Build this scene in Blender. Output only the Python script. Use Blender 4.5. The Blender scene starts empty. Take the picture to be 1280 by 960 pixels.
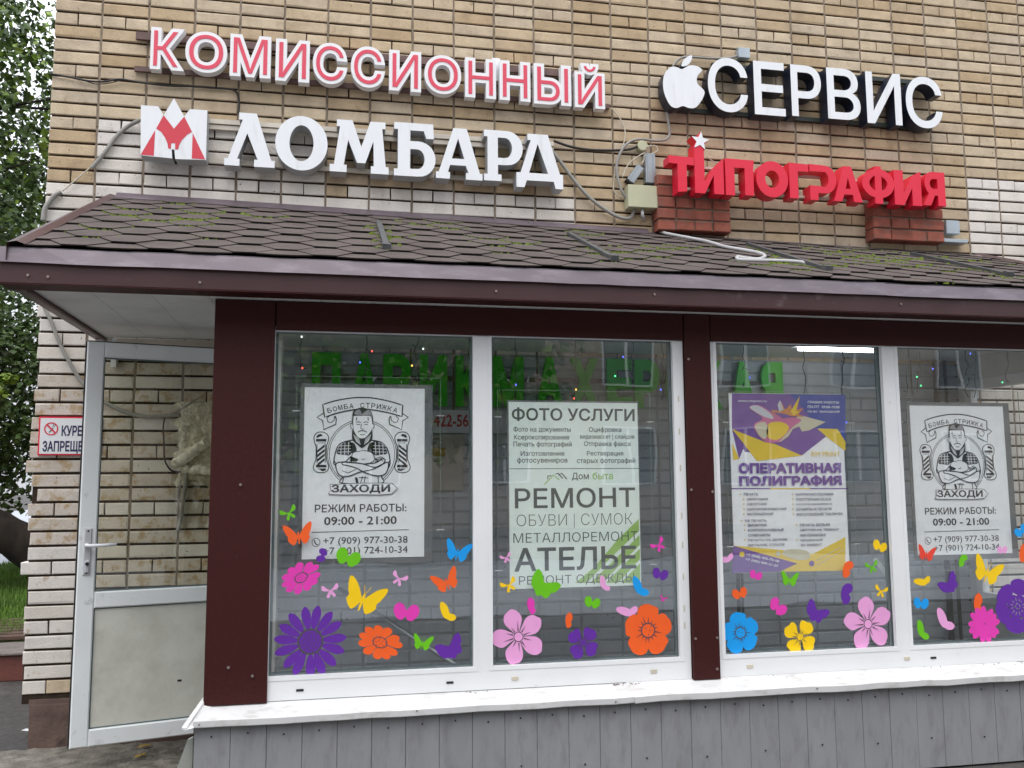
import bpy, math, random
from math import sin, cos, pi, radians
from mathutils import Vector, Matrix
from mathutils.geometry import delaunay_2d_cdt
def _area(p): return .5 * sum(p[i][0] * p[(i + 1) % len(p)][1] - p[(i + 1) % len(p)][0] * p[i][1] for i in range(len(p)))

SC = bpy.context.scene
COL = SC.collection
rnd = random.Random(7)

# ------------------------------------------------------------------ camera
# world: facade plane is Y=0 (X to the right, Z up, ground Z=0), the street is on the -Y side
CAM = Vector((1.62365, -5.34368, 1.39979))
YAW, PITCH, ROLL, FPX = 0.198857, 0.110287, -0.0070768, 1115.25
fw = Vector((sin(YAW) * cos(PITCH), cos(YAW) * cos(PITCH), sin(PITCH)))
rt0 = Vector((cos(YAW), -sin(YAW), 0)); up0 = rt0.cross(fw)
RT = rt0 * cos(ROLL) + up0 * sin(ROLL); UP = -rt0 * sin(ROLL) + up0 * cos(ROLL)
cd = bpy.data.cameras.new('camera'); cam = bpy.data.objects.new('camera', cd); COL.objects.link(cam)
cd.sensor_width = 36; cd.lens = FPX / 1280 * 36; cd.clip_start = 0.05; cd.clip_end = 400
M = Matrix((RT, UP, -fw)).transposed().to_4x4(); M.translation = CAM
cam.matrix_world = M
SC.camera = cam

def ray(px, py): return RT * ((px - 640) / FPX) + UP * ((480 - py) / FPX) + fw
def PY(px, py, Y):
    "measure: the point of the vertical plane Y seen at a photo position"
    d = ray(px, py); return CAM + d * ((Y - CAM.y) / d.y)
def PZ(px, py, Z):
    d = ray(px, py); return CAM + d * ((Z - CAM.z) / d.z)

# ------------------------------------------------------------------ world, sun, exposure
W = bpy.data.worlds.new('World'); SC.world = W; W.use_nodes = True
nt = W.node_tree; bg = nt.nodes['Background']
sky = nt.nodes.new('ShaderNodeTexSky'); sky.sky_type = 'NISHITA'; sky.sun_disc = False
SUN_EL, SUN_AZ = radians(62), radians(195)      # azimuth clockwise from +Y
sky.sun_elevation = SUN_EL; sky.sun_rotation = SUN_AZ
sky.air_density = 1.0; sky.dust_density = 6.0; sky.ozone_density = 1.0; sky.altitude = 0
# thin overcast: the clear sky mostly covered by cloud, brighter overhead than at the horizon (CIE overcast: 1 + 2 sin h)
gn = nt.nodes.new('ShaderNodeTexCoord'); sx = nt.nodes.new('ShaderNodeSeparateXYZ'); nt.links.new(gn.outputs['Generated'], sx.inputs[0])
mz = nt.nodes.new('ShaderNodeMath'); mz.operation = 'MAXIMUM'; mz.inputs[1].default_value = 0; nt.links.new(sx.outputs[2], mz.inputs[0])
cl = nt.nodes.new('ShaderNodeTexNoise'); cl.inputs['Scale'].default_value = 2.2; cl.inputs['Detail'].default_value = 7; nt.links.new(gn.outputs['Generated'], cl.inputs['Vector'])
g1 = nt.nodes.new('ShaderNodeMath'); g1.operation = 'MULTIPLY_ADD'; g1.inputs[1].default_value = 2; g1.inputs[2].default_value = 1; nt.links.new(mz.outputs[0], g1.inputs[0])
g2 = nt.nodes.new('ShaderNodeMapRange'); g2.inputs[1].default_value = .3; g2.inputs[2].default_value = .7; g2.inputs[3].default_value = 6.2; g2.inputs[4].default_value = 9.2; nt.links.new(cl.outputs[0], g2.inputs[0])
g3 = nt.nodes.new('ShaderNodeMath'); g3.operation = 'MULTIPLY'; nt.links.new(g1.outputs[0], g3.inputs[0]); nt.links.new(g2.outputs[0], g3.inputs[1])
cc = nt.nodes.new('ShaderNodeVectorMath'); cc.operation = 'SCALE'; cc.inputs[0].default_value = (.95, .98, 1.04); nt.links.new(g3.outputs[0], cc.inputs['Scale'])
mxs = nt.nodes.new('ShaderNodeMix'); mxs.data_type = 'RGBA'; mxs.inputs[0].default_value = .8; nt.links.new(sky.outputs[0], mxs.inputs[6]); nt.links.new(cc.outputs[0], mxs.inputs[7])
nt.links.new(mxs.outputs[2], bg.inputs[0]); bg.inputs[1].default_value = 0.10
sl = bpy.data.lights.new('sun', 'SUN'); sl.energy = 0.7; sl.angle = radians(40); sl.color = (1, .97, .93)
so = bpy.data.objects.new('sun', sl); COL.objects.link(so)
sd = Vector((sin(SUN_AZ) * cos(SUN_EL), cos(SUN_AZ) * cos(SUN_EL), sin(SUN_EL)))
so.rotation_euler = sd.to_track_quat('Z', 'Y').to_euler(); so.location = sd * 30
SC.view_settings.view_transform = 'Standard'; SC.view_settings.look = 'None'
SC.view_settings.gamma = 1; SC.view_settings.use_curve_mapping = False
SC.view_settings.exposure = 0.38
SC.cycles.max_bounces = 8; SC.cycles.transparent_max_bounces = 16
SC.cycles.use_denoising = True

# ------------------------------------------------------------------ materials
def mat(name, base, rough=.6, metal=0., var=.12, scale=8., bump=0., bscale=60., spec=.5, emit=None, estr=0,
        dirt=None, dscale=3., dlo=.55, dhi=.75, stretch=(1, 1, 1), coat=0):
    m = bpy.data.materials.new(name); m.use_nodes = True; t = m.node_tree; N = t.nodes; Lk = t.links
    p = N['Principled BSDF']; p.inputs['Roughness'].default_value = rough; p.inputs['Metallic'].default_value = metal
    p.inputs['Specular IOR Level'].default_value = spec
    if coat: p.inputs['Coat Weight'].default_value = coat
    geo = N.new('ShaderNodeNewGeometry'); mp = N.new('ShaderNodeMapping'); mp.inputs['Scale'].default_value = stretch
    Lk.new(geo.outputs['Position'], mp.inputs['Vector'])
    n = N.new('ShaderNodeTexNoise'); n.inputs['Scale'].default_value = scale; n.inputs['Detail'].default_value = 6
    Lk.new(mp.outputs[0], n.inputs['Vector'])
    r = N.new('ShaderNodeMapRange'); r.inputs[1].default_value = .3; r.inputs[2].default_value = .7
    r.inputs[3].default_value = 1 - var; r.inputs[4].default_value = 1 + var
    Lk.new(n.outputs[0], r.inputs[0])
    mx = N.new('ShaderNodeVectorMath'); mx.operation = 'SCALE'; mx.inputs[0].default_value = base[:3]
    Lk.new(r.outputs[0], mx.inputs['Scale'])
    out = mx.outputs[0]
    if dirt:
        n2 = N.new('ShaderNodeTexNoise'); n2.inputs['Scale'].default_value = dscale; n2.inputs['Detail'].default_value = 9
        n2.inputs['Roughness'].default_value = .68
        Lk.new(mp.outputs[0], n2.inputs['Vector'])
        r2 = N.new('ShaderNodeMapRange'); r2.inputs[1].default_value = dlo; r2.inputs[2].default_value = dhi
        Lk.new(n2.outputs[0], r2.inputs[0])
        mc = N.new('ShaderNodeMix'); mc.data_type = 'RGBA'; Lk.new(r2.outputs[0], mc.inputs[0])
        Lk.new(out, mc.inputs[6]); mc.inputs[7].default_value = (*dirt, 1); out = mc.outputs[2]
    Lk.new(out, p.inputs['Base Color'])
    if bump:
        nb = N.new('ShaderNodeTexNoise'); nb.inputs['Scale'].default_value = bscale; nb.inputs['Detail'].default_value = 5
        Lk.new(mp.outputs[0], nb.inputs['Vector'])
        b = N.new('ShaderNodeBump'); b.inputs['Strength'].default_value = bump; b.inputs['Distance'].default_value = .01
        Lk.new(nb.outputs[0], b.inputs['Height']); Lk.new(b.outputs[0], p.inputs['Normal'])
    if emit: p.inputs['Emission Color'].default_value = (*emit, 1); p.inputs['Emission Strength'].default_value = estr
    return m

def flat(name, base, rough=.5): return mat(name, base, rough, var=.03, scale=20)

def brick_mat(name, cols, var=.1, wear=None, wlo=.5, whi=.6, rough=.9, wscale=14):
    "each brick its own tone (hashed from the brick grid), fine sandy relief, pits"
    m = bpy.data.materials.new(name); m.use_nodes = True; t = m.node_tree; N = t.nodes; Lk = t.links
    p = N['Principled BSDF']; p.inputs['Roughness'].default_value = rough; p.inputs['Specular IOR Level'].default_value = .2
    geo = N.new('ShaderNodeNewGeometry'); sp = N.new('ShaderNodeSeparateXYZ'); Lk.new(geo.outputs['Position'], sp.inputs[0])
    def cell(o, size, off):
        a = N.new('ShaderNodeMath'); a.operation = 'ADD'; Lk.new(o, a.inputs[0]); a.inputs[1].default_value = off
        d = N.new('ShaderNodeMath'); d.operation = 'DIVIDE'; Lk.new(a.outputs[0], d.inputs[0]); d.inputs[1].default_value = size
        f = N.new('ShaderNodeMath'); f.operation = 'FLOOR'; Lk.new(d.outputs[0], f.inputs[0]); return f.outputs[0]
    cx = cell(sp.outputs[0], .13, 0); cz = cell(sp.outputs[2], .0788943, -4.15)
    cx2 = cell(sp.outputs[0], .26, 0)
    # stretchers use the .26 cell: header rows are every fourth course
    cb = N.new('ShaderNodeCombineXYZ'); Lk.new(cx2, cb.inputs[0]); Lk.new(cz, cb.inputs[1])
    wn = N.new('ShaderNodeTexWhiteNoise'); wn.noise_dimensions = '2D'; Lk.new(cb.outputs[0], wn.inputs['Vector'])
    cr = N.new('ShaderNodeValToRGB'); e = cr.color_ramp.elements
    e[0].color = (*cols[0], 1); e[1].color = (*cols[-1], 1)
    for i, c in enumerate(cols[1:-1]):
        x = cr.color_ramp.elements.new((i + 1) / (len(cols) - 1)); x.color = (*c, 1)
    Lk.new(wn.outputs['Value'], cr.inputs[0])
    n = N.new('ShaderNodeTexNoise'); n.inputs['Scale'].default_value = 9; n.inputs['Detail'].default_value = 8
    n.inputs['Roughness'].default_value = .65
    Lk.new(geo.outputs['Position'], n.inputs['Vector'])
    r = N.new('ShaderNodeMapRange'); r.inputs[1].default_value = .3; r.inputs[2].default_value = .7
    r.inputs[3].default_value = 1 - var; r.inputs[4].default_value = 1 + var; Lk.new(n.outputs[0], r.inputs[0])
    mx = N.new('ShaderNodeVectorMath'); mx.operation = 'SCALE'; Lk.new(cr.outputs[0], mx.inputs[0]); Lk.new(r.outputs[0], mx.inputs['Scale'])
    out = mx.outputs[0]
    if wear:
        n2 = N.new('ShaderNodeTexNoise'); n2.inputs['Scale'].default_value = wscale; n2.inputs['Detail'].default_value = 10
        n2.inputs['Roughness'].default_value = .7
        Lk.new(geo.outputs['Position'], n2.inputs['Vector'])
        r2 = N.new('ShaderNodeMapRange'); r2.inputs[1].default_value = wlo; r2.inputs[2].default_value = whi; Lk.new(n2.outputs[0], r2.inputs[0])
        mc = N.new('ShaderNodeMix'); mc.data_type = 'RGBA'; Lk.new(r2.outputs[0], mc.inputs[0])
        Lk.new(out, mc.inputs[6]); mc.inputs[7].default_value = (*wear, 1); out = mc.outputs[2]
    # broad soot and rust runs, longer than they are wide
    mpg = N.new('ShaderNodeMapping'); mpg.inputs['Scale'].default_value = (2.6, 1, .55); Lk.new(geo.outputs['Position'], mpg.inputs['Vector'])
    nl = N.new('ShaderNodeTexNoise'); nl.inputs['Scale'].default_value = 1.6; nl.inputs['Detail'].default_value = 7; nl.inputs['Roughness'].default_value = .6; Lk.new(mpg.outputs[0], nl.inputs['Vector'])
    rl = N.new('ShaderNodeMapRange'); rl.inputs[1].default_value = .50; rl.inputs[2].default_value = .72; rl.inputs[4].default_value = .30; Lk.new(nl.outputs[0], rl.inputs[0])
    ml_ = N.new('ShaderNodeMix'); ml_.data_type = 'RGBA'; Lk.new(rl.outputs[0], ml_.inputs[0]); Lk.new(out, ml_.inputs[6]); ml_.inputs[7].default_value = (cols[0][0] * .5, cols[0][1] * .45, cols[0][2] * .42, 1); out = ml_.outputs[2]
    # pits and specks
    vo = N.new('ShaderNodeTexNoise'); vo.inputs['Scale'].default_value = 55; vo.inputs['Detail'].default_value = 3
    Lk.new(geo.outputs['Position'], vo.inputs['Vector'])
    r3 = N.new('ShaderNodeMapRange'); r3.inputs[1].default_value = .68; r3.inputs[2].default_value = .74; Lk.new(vo.outputs[0], r3.inputs[0])
    m3 = N.new('ShaderNodeMix'); m3.data_type = 'RGBA'; Lk.new(r3.outputs[0], m3.inputs[0]); Lk.new(out, m3.inputs[6])
    m3.inputs[7].default_value = (.16, .11, .07, 1); out = m3.outputs[2]
    Lk.new(out, p.inputs['Base Color'])
    nb = N.new('ShaderNodeTexNoise'); nb.inputs['Scale'].default_value = 90; nb.inputs['Detail'].default_value = 6
    Lk.new(geo.outputs['Position'], nb.inputs['Vector'])
    b = N.new('ShaderNodeBump'); b.inputs['Strength'].default_value = .5; b.inputs['Distance'].default_value = .006
    Lk.new(nb.outputs[0], b.inputs['Height']); Lk.new(b.outputs[0], p.inputs['Normal'])
    return m

def glass_mat(name, tint=(.82, .88, .86), refl=1.0, ior=1.5):
    m = bpy.data.materials.new(name); m.use_nodes = True; t = m.node_tree; N = t.nodes; Lk = t.links
    N.remove(N['Principled BSDF']); o = N['Material Output']
    tr = N.new('ShaderNodeBsdfTransparent'); tr.inputs[0].default_value = (*tint, 1)
    gl = N.new('ShaderNodeBsdfGlossy'); gl.inputs['Roughness'].default_value = .01; gl.inputs[0].default_value = (1, 1, 1, 1)
    lw = N.new('ShaderNodeLayerWeight'); pw = N.new('ShaderNodeMath'); pw.operation = 'POWER'; Lk.new(lw.outputs['Facing'], pw.inputs[0]); pw.inputs[1].default_value = 5
    gp = N.new('ShaderNodeNewGeometry'); wn = N.new('ShaderNodeTexNoise'); wn.inputs['Scale'].default_value = 2.2; wn.inputs['Detail'].default_value = 1; Lk.new(gp.outputs['Position'], wn.inputs['Vector'])
    bp = N.new('ShaderNodeBump'); bp.inputs['Strength'].default_value = .07; bp.inputs['Distance'].default_value = .02; Lk.new(wn.outputs[0], bp.inputs['Height']); Lk.new(bp.outputs[0], gl.inputs['Normal'])
    fr = N.new('ShaderNodeMath'); fr.operation = 'MULTIPLY_ADD'; Lk.new(pw.outputs[0], fr.inputs[0]); fr.inputs[1].default_value = .95; fr.inputs[2].default_value = .045
    ml = N.new('ShaderNodeMath'); ml.operation = 'MULTIPLY'; ml.inputs[1].default_value = refl; ml.use_clamp = True
    Lk.new(fr.outputs[0], ml.inputs[0])
    mx = N.new('ShaderNodeMixShader'); Lk.new(ml.outputs[0], mx.inputs[0]); Lk.new(tr.outputs[0], mx.inputs[1]); Lk.new(gl.outputs[0], mx.inputs[2])
    Lk.new(mx.outputs[0], o.inputs[0]); return m

MT = {}
MT['tan'] = brick_mat('buff_brick', [(.46, .34, .21), (.53, .415, .275), (.59, .48, .34), (.53, .44, .33), (.49, .37, .24)], .16, (.30, .20, .125), .57, .78)
MT['white'] = brick_mat('whitewashed_brick', [(.66, .61, .54), (.74, .69, .63), (.70, .66, .62)], .08, (.42, .33, .23), .6, .68)
MT['worn'] = brick_mat('worn_whitewashed_brick', [(.58, .52, .45), (.62, .56, .50)], .1, (.46, .34, .21), .5, .6)
MT['grey'] = brick_mat('grey_painted_brick', [(.48, .52, .56), (.52, .56, .60), (.50, .54, .58)], .06, (.36, .39, .40), .62, .7)
MT['red'] = brick_mat('red_brick', [(.30, .095, .065), (.36, .12, .085), (.25, .085, .06)], .25, (.20, .12, .10), .5, .7)
MT['jgrey'] = mat('painted_joint', (.36, .39, .41), .8, var=.15, scale=10)
MT['mortar'] = mat('shaded_bed_joint_mortar', (.045, .032, .024), .95, var=.35, scale=20, bump=.5, spec=.1)  # dirty joint brown, with the shade under the projecting bricks put into it
MT['vmortar'] = mat('cross_joint_mortar', (.24, .195, .15), .95, var=.3, scale=15, bump=.5, spec=.1)
MT['plinth'] = mat('plinth_paint', (.13, .085, .07), .85, var=.3, scale=9, bump=.4, dirt=(.05, .035, .03), dscale=7)
MT['asphalt'] = mat('asphalt', (.055, .052, .05), .9, var=.3, scale=25, bump=.6, bscale=120, dirt=(.12, .105, .09), dscale=1.6, dlo=.5, dhi=.7)
MT['rubble'] = mat('broken_screed', (.17, .155, .13), .95, var=.35, scale=12, bump=.9, bscale=50, dirt=(.06, .055, .045), dscale=5)
MT['purple'] = mat('maroon_tin', (.062, .028, .030), .35, .0, var=.12, scale=5, spec=.5, dirt=(.13, .09, .09), dscale=9, dlo=.6, dhi=.75)
MT['drip'] = mat('weathered_maroon_tin', (.145, .115, .135), .35, .2, var=.08, scale=6, spec=.6, dirt=(.22, .19, .215), dscale=6, dlo=.5, dhi=.8, stretch=(1, 1, 4))
MT['brown'] = mat('maroon_panel', (.044, .0092, .0082), .55, var=.12, spec=.2, scale=60, bump=.05, bscale=200, dirt=(.065, .024, .021), dscale=14, dlo=.64, dhi=.74)
MT['pvc'] = mat('white_pvc', (.78, .79, .80), .35, var=.03, scale=4, dirt=(.50, .46, .40), dscale=7, dlo=.64, dhi=.78)
MT['doorpvc'] = mat('door_pvc', (.80, .83, .83), .35, var=.04, scale=4, dirt=(.42, .44, .42), dscale=10, dlo=.6, dhi=.75)
MT['doorpanel'] = mat('stained_door_panel', (.64, .64, .57), .55, var=.08, scale=3, dirt=(.50, .495, .42), dscale=5, dlo=.42, dhi=.7)
MT['sill'] = mat('white_sill_tin', (.68, .68, .675), .4, var=.05, scale=5, dirt=(.44, .42, .38), dscale=8, dlo=.52, dhi=.75, stretch=(1, 2, 2))
MT['plank'] = mat('grey_cladding', (.265, .268, .28), .5, var=.06, scale=5, bump=.06, bscale=80, dirt=(.17, .165, .165), dscale=7, dlo=.5, dhi=.8, stretch=(2.5, 1, .7))
MT['soffit'] = mat('soffit_pvc', (.76, .77, .75), .6, var=.06, scale=3, dirt=(.58, .58, .54), dscale=4, dlo=.5, dhi=.85)
MT['shingle'] = mat('bitumen_shingle', (.120, .099, .091), .95, var=.16, scale=5, bump=.7, bscale=260, spec=.2, dirt=(.15, .128, .118), dscale=9, dlo=.5, dhi=.75)
MT['bitedge'] = mat('shaded_bitumen_edge', (.035, .029, .027), .9, spec=.1)  # black cut edge; its colour also stands in for shadow slots between tabs
MT['conduit'] = mat('pale_conduit', (.47, .47, .47), .5, var=.1, scale=20)
MT['moss'] = mat('moss', (.13, .18, .02), .95, var=.45, scale=40, bump=.8, bscale=90)
MT['bar'] = mat('galvanised_bar', (.12, .125, .13), .5, .5, var=.2, scale=20)
MT['steel'] = mat('bright_steel', (.62, .63, .65), .45, .6, var=.1)
MT['screw'] = mat('dull_screw', (.30, .24, .22), .45, .6)
MT['dark'] = mat('dark_rubber', (.012, .012, .012), .6)
MT['black'] = mat('black_cable', (.015, .013, .013), .5)
MT['cable'] = mat('grey_conduit', (.30, .29, .265), .6, var=.12, scale=20)
MT['cream'] = mat('cream_wire', (.55, .5, .4), .5)
MT['boxcream'] = mat('cream_box', (.50, .50, .34), .45, var=.06)
MT['boxgrey'] = mat('grey_box', (.40, .46, .50), .35, .2)
MT['alu'] = mat('aluminium_box', (.33, .36, .38), .35, .5)
MT['rail'] = mat('brown_rail', (.13, .075, .065), .6, var=.25, scale=10)
MT['railw'] = mat('cream_rail', (.58, .53, .45), .5, var=.15, scale=8)
MT['raild'] = mat('dark_rail', (.018, .028, .022), .5)
MT['lwhite'] = mat('white_letter', (.80, .82, .84), .3, var=.02, dirt=(.60, .60, .58), dscale=6, dlo=.55, dhi=.85, stretch=(3, 1, .6))
MT['lside'] = mat('letter_return_grey', (.42, .43, .44), .4, var=.05)
MT['lnavy'] = mat('letter_return_navy', (.014, .02, .04), .3, var=.1)
MT['pink'] = flat('faded_red_face', (.72, .06, .11), .45)
MT['pinkbody'] = mat('white_acrylic', (.83, .83, .84), .3, var=.02)
MT['logored'] = flat('logo_red', (.62, .045, .07), .4)
MT['signred'] = flat('sign_red', (.74, .012, .045), .38)
MT['paper'] = flat('poster_paper', (.90, .91, .93), .6)
MT['paperg'] = flat('poster_paper_green', (.83, .91, .86), .6)
MT['ink'] = flat('black_ink', (.022, .024, .03), .6)
MT['inkg'] = flat('grey_ink', (.085, .10, .10), .6)
MT['limeink'] = flat('lime_ink', (.34, .55, .13), .6)
MT['holder'] = flat('grey_mount', (.16, .17, .175), .5)
MT['midgrey'] = flat('mid_grey_ink', (.30, .31, .33), .6)
MT['acrylic'] = glass_mat('acrylic_sheet', (.993, .996, .995), .3)
MT['edge'] = mat('acrylic_edge', (.22, .28, .24), .3, var=.05)
MT['glass'] = glass_mat('window_glass', (.985, .993, .99), 1.75)
MT['doorglass'] = glass_mat('door_glass', (.93, .935, .88), .8)
MT['spacer'] = mat('glazing_spacer', (.10, .14, .15), .4)
for n, c in dict(spurple=(.12, .022, .33), sgreen=(.14, .52, .006), sorange=(.87, .115, .015), spink=(.80, .36, .66), smagenta=(.75, .045, .42),
                 syellow=(.93, .60, .003), sblue=(.004, .32, .80), sred=(.80, .06, .03)).items(): MT[n] = flat('vinyl_' + n[1:], c, .45)
MT['vein'] = flat('sticker_cut_line', (.07, .06, .08), .6)
MT['ggreen'] = mat('green_letter_foam', (.03, .50, .008), .5, var=.05)
MT['board'] = mat('beige_board', (.40, .38, .33), .6)
MT['gold'] = mat('gold_plate', (.35, .27, .04), .4, .5)
MT['redink'] = flat('dark_red_ink', (.42, .02, .03), .5)
MT['ceiling'] = mat('ceiling_panel', (.6, .62, .61), .7, var=.05)
MT['floor'] = mat('interior_floor', (.3, .31, .31), .5)
MT['tube'] = mat('lamp_tube', (.9, .9, .9), emit=(.9, .97, 1), estr=14)
MT['foam'] = mat('expanded_foam', (.74, .68, .54), .95, var=.4, scale=40, bump=1.0, bscale=70, dirt=(.52, .47, .36), dscale=30, dlo=.4, dhi=.6)
MT['foamlight'] = mat('foam_bead', (.82, .76, .63), .9, var=.2, scale=30, bump=.8)
MT['plastic'] = glass_mat('plastic_film', (.80, .79, .74), 1.2)
MT['bark'] = mat('bark', (.022, .016, .012), .95, var=.5, scale=10, bump=1.0, bscale=25, stretch=(1, 1, .3))
MT['leaf'] = mat('leaf_green', (.062, .108, .02), .5, var=.6, scale=2.5)
MT['leafb'] = mat('leaf_yellow_green', (.17, .26, .03), .5, var=.5, scale=2.5)
MT['leafd'] = mat('leaf_dark', (.05, .09, .022), .55, var=.5, scale=2.5)
for k in ('leaf', 'leafb', 'leafd'):
    p = MT[k].node_tree.nodes['Principled BSDF']
    p.inputs['Subsurface Weight'].default_value = 0
MT['grass'] = mat('grass_blade', (.10, .20, .025), .7, var=.5, scale=3)
MT['soil'] = mat('lawn_soil', (.05, .07, .02), .95, var=.4, scale=6)
MT['road'] = mat('far_road', (.34, .36, .39), .8, var=.1, scale=3)
MT['kerb'] = mat('red_brown_kerb', (.15, .05, .04), .85, var=.25, scale=6, bump=.4, dirt=(.06, .04, .035), dscale=5)
MT['kerbtop'] = mat('kerb_top', (.17, .15, .14), .9, var=.25, scale=10, bump=.4)
MT['wood'] = mat('weathered_slat', (.10, .06, .045), .85, var=.3, scale=12, stretch=(1, 4, 4))
MT['farbrick'] = mat('far_brick', (.34, .28, .22), .9, var=.25, scale=2, dirt=(.25, .17, .12), dscale=3)
MT['farglass'] = mat('far_window_glass', (.06, .08, .10), .1, spec=.8)
MT['autumn'] = mat('fallen_leaf', (.35, .24, .06), .8, var=.4, scale=60)

# ------------------------------------------------------------------ mesh helpers
class MB:
    def __init__(s): s.v = []; s.f = []; s.m = []
    def add(s, vs, fs, mi=0):
        o = len(s.v); s.v += [tuple(v) for v in vs]; s.f += [tuple(i + o for i in f) for f in fs]; s.m += [mi] * len(fs)
    def box(s, x0, x1, y0, y1, z0, z1, mi=0):
        vs = [(x, y, z) for z in (z0, z1) for y in (y0, y1) for x in (x0, x1)]
        s.add(vs, [(0, 2, 3, 1), (4, 5, 7, 6), (0, 1, 5, 4), (2, 6, 7, 3), (0, 4, 6, 2), (1, 3, 7, 5)], mi)
    def bbox(s, x0, x1, y0, y1, z0, z1, b=.003, mi=0):
        "box with its front (low Y) rim chamfered"
        vs = [(x0, y0 + b, z0), (x1, y0 + b, z0), (x1, y0 + b, z1), (x0, y0 + b, z1),
              (x0 + b, y0, z0 + b), (x1 - b, y0, z0 + b), (x1 - b, y0, z1 - b), (x0 + b, y0, z1 - b),
              (x0, y1, z0), (x1, y1, z0), (x1, y1, z1), (x0, y1, z1)]
        s.add(vs, [(4, 5, 6, 7), (0, 1, 5, 4), (1, 2, 6, 5), (2, 3, 7, 6), (3, 0, 4, 7),
                   (0, 8, 9, 1), (1, 9, 10, 2), (2, 10, 11, 3), (3, 11, 8, 0), (8, 11, 10, 9)], mi)
    def hexa(s, b4, t4, mi=0):
        s.add(list(b4) + list(t4), [(3, 2, 1, 0), (4, 5, 6, 7), (0, 1, 5, 4), (1, 2, 6, 5), (2, 3, 7, 6), (3, 0, 4, 7)], mi)
    def tube(s, pts, r, n=6, mi=0, taper=None, cap=True):
        pts = [Vector(p) for p in pts]; k = len(pts); rings = []
        prev = None
        for i, p in enumerate(pts):
            t = (pts[min(i + 1, k - 1)] - pts[max(i - 1, 0)])
            if t.length < 1e-9: t = Vector((0, 0, 1))
            t.normalize()
            if prev is None: a = t.orthogonal().normalized()
            else: a = (prev - t * prev.dot(t)).normalized()
            prev = a; b = t.cross(a)
            rr = r if taper is None else r * taper[min(i, len(taper) - 1)] if isinstance(taper, (list, tuple)) else r * (1 + (taper - 1) * i / (k - 1))
            rings.append([p + (a * cos(2 * pi * j / n) + b * sin(2 * pi * j / n)) * rr for j in range(n)])
        vs = [v for rg in rings for v in rg]
        fs = [(i * n + j, i * n + (j + 1) % n, (i + 1) * n + (j + 1) % n, (i + 1) * n + j) for i in range(k - 1) for j in range(n)]
        if cap: fs += [tuple(range(n - 1, -1, -1)), tuple((k - 1) * n + j for j in range(n))]
        s.add(vs, fs, mi)
    def disc(s, c, r, n=12, depth=.004, mi=0):
        c = Vector(c)
        s.tube([c, c + Vector((0, -depth, 0))], r, n, mi)
    def prism(s, outer, holes, yf, yb, mi=0, mside=None):
        "outline in (x,z) extruded from Y=yf (front, towards the street) to yb"
        loops = [outer if _area(outer) > 0 else outer[::-1]] + [h[::-1] if _area(h) > 0 else h for h in holes]
        s.fill(loops, yf, yb, mi, mside)
    def fill(s, loops, yf, yb, mi=0, mside=None):
        pts = []; ed = []
        for l in loops:
            k = len(pts); pts += [Vector(p) for p in l]; ed += [(k + i, k + (i + 1) % len(l)) for i in range(len(l))]
        pv, _, pf, _, _, _ = delaunay_2d_cdt(pts, ed, [], 0, 1e-7)
        segs = [(l[i], l[(i + 1) % len(l)]) for l in loops for i in range(len(l))]
        keep = []
        for f in pf:
            a, b, c = (pv[i] for i in f)
            cx, cy = (a[0] + b[0] + c[0]) / 3, (a[1] + b[1] + c[1]) / 3; w = 0
            for (x1, y1), (x2, y2) in segs:
                if (y1 <= cy) != (y2 <= cy):
                    if (x1 + (cy - y1) / (y2 - y1) * (x2 - x1)) > cx: w += 1 if y2 > y1 else -1
            if w > 0:
                keep.append(tuple(f) if (b[0] - a[0]) * (c[1] - a[1]) - (b[1] - a[1]) * (c[0] - a[0]) > 0 else tuple(reversed(f)))
        n = len(pv); s.add([(p[0], yf, p[1]) for p in pv], keep, mi)
        if yb != yf:
            o = len(s.v) - n; s.v += [(p[0], yb, p[1]) for p in pv]; ms = mi if mside is None else mside
            bd = {}
            for f in keep:
                for i in range(3):
                    e = (f[i], f[(i + 1) % 3])
                    if (e[1], e[0]) in bd: del bd[(e[1], e[0])]
                    else: bd[e] = 1
            add = [tuple(i + n + o for i in reversed(f)) for f in keep] + [(a + o, a + n + o, b + n + o, b + o) for a, b in bd]
            s.f += add; s.m += [ms] * len(add)
    def mesh(s, name, mats):
        me = bpy.data.meshes.new(name); me.from_pydata(s.v, [], s.f)
        for m in (mats if isinstance(mats, (list, tuple)) else [mats]): me.materials.append(MT[m] if isinstance(m, str) else m)
        if any(s.m): me.polygons.foreach_set('material_index', s.m)
        me.update(); return me

ROOTLOC = {}
def link(name, me, parent=None, loc=None, smooth=False):
    o = bpy.data.objects.new(name, me); COL.objects.link(o)
    if parent is not None:
        o.parent = parent
        if parent.name in ROOTLOC: o.matrix_parent_inverse = Matrix.Translation(-ROOTLOC[parent.name])
    if loc is not None: o.location = loc
    if smooth and me: me.polygons.foreach_set('use_smooth', [True] * len(me.polygons))
    return o
def tag(o, label, cat=None, group=None, kind=None):
    if label: o['label'] = label
    if cat: o['category'] = cat
    if group: o['group'] = group
    if kind: o['kind'] = kind
    return o
def thing(name, label, cat, loc=(0, 0, 0), group=None, kind=None):
    o = bpy.data.objects.new(name, None); COL.objects.link(o); o.location = loc; o.empty_display_size = .1
    ROOTLOC[o.name] = Vector(loc)
    return tag(o, label, cat, group, kind)
def part(name, mb, m, parent, label=None, smooth=False, kind=None):
    o = link(name, mb.mesh(name, m), parent, smooth=smooth)
    if label: o['label'] = label
    if kind: o['kind'] = kind
    return o
def single(name, mb, m, label, cat, group=None, kind=None, smooth=False):
    return tag(link(name, mb.mesh(name, m), smooth=smooth), label, cat, group, kind)

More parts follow.
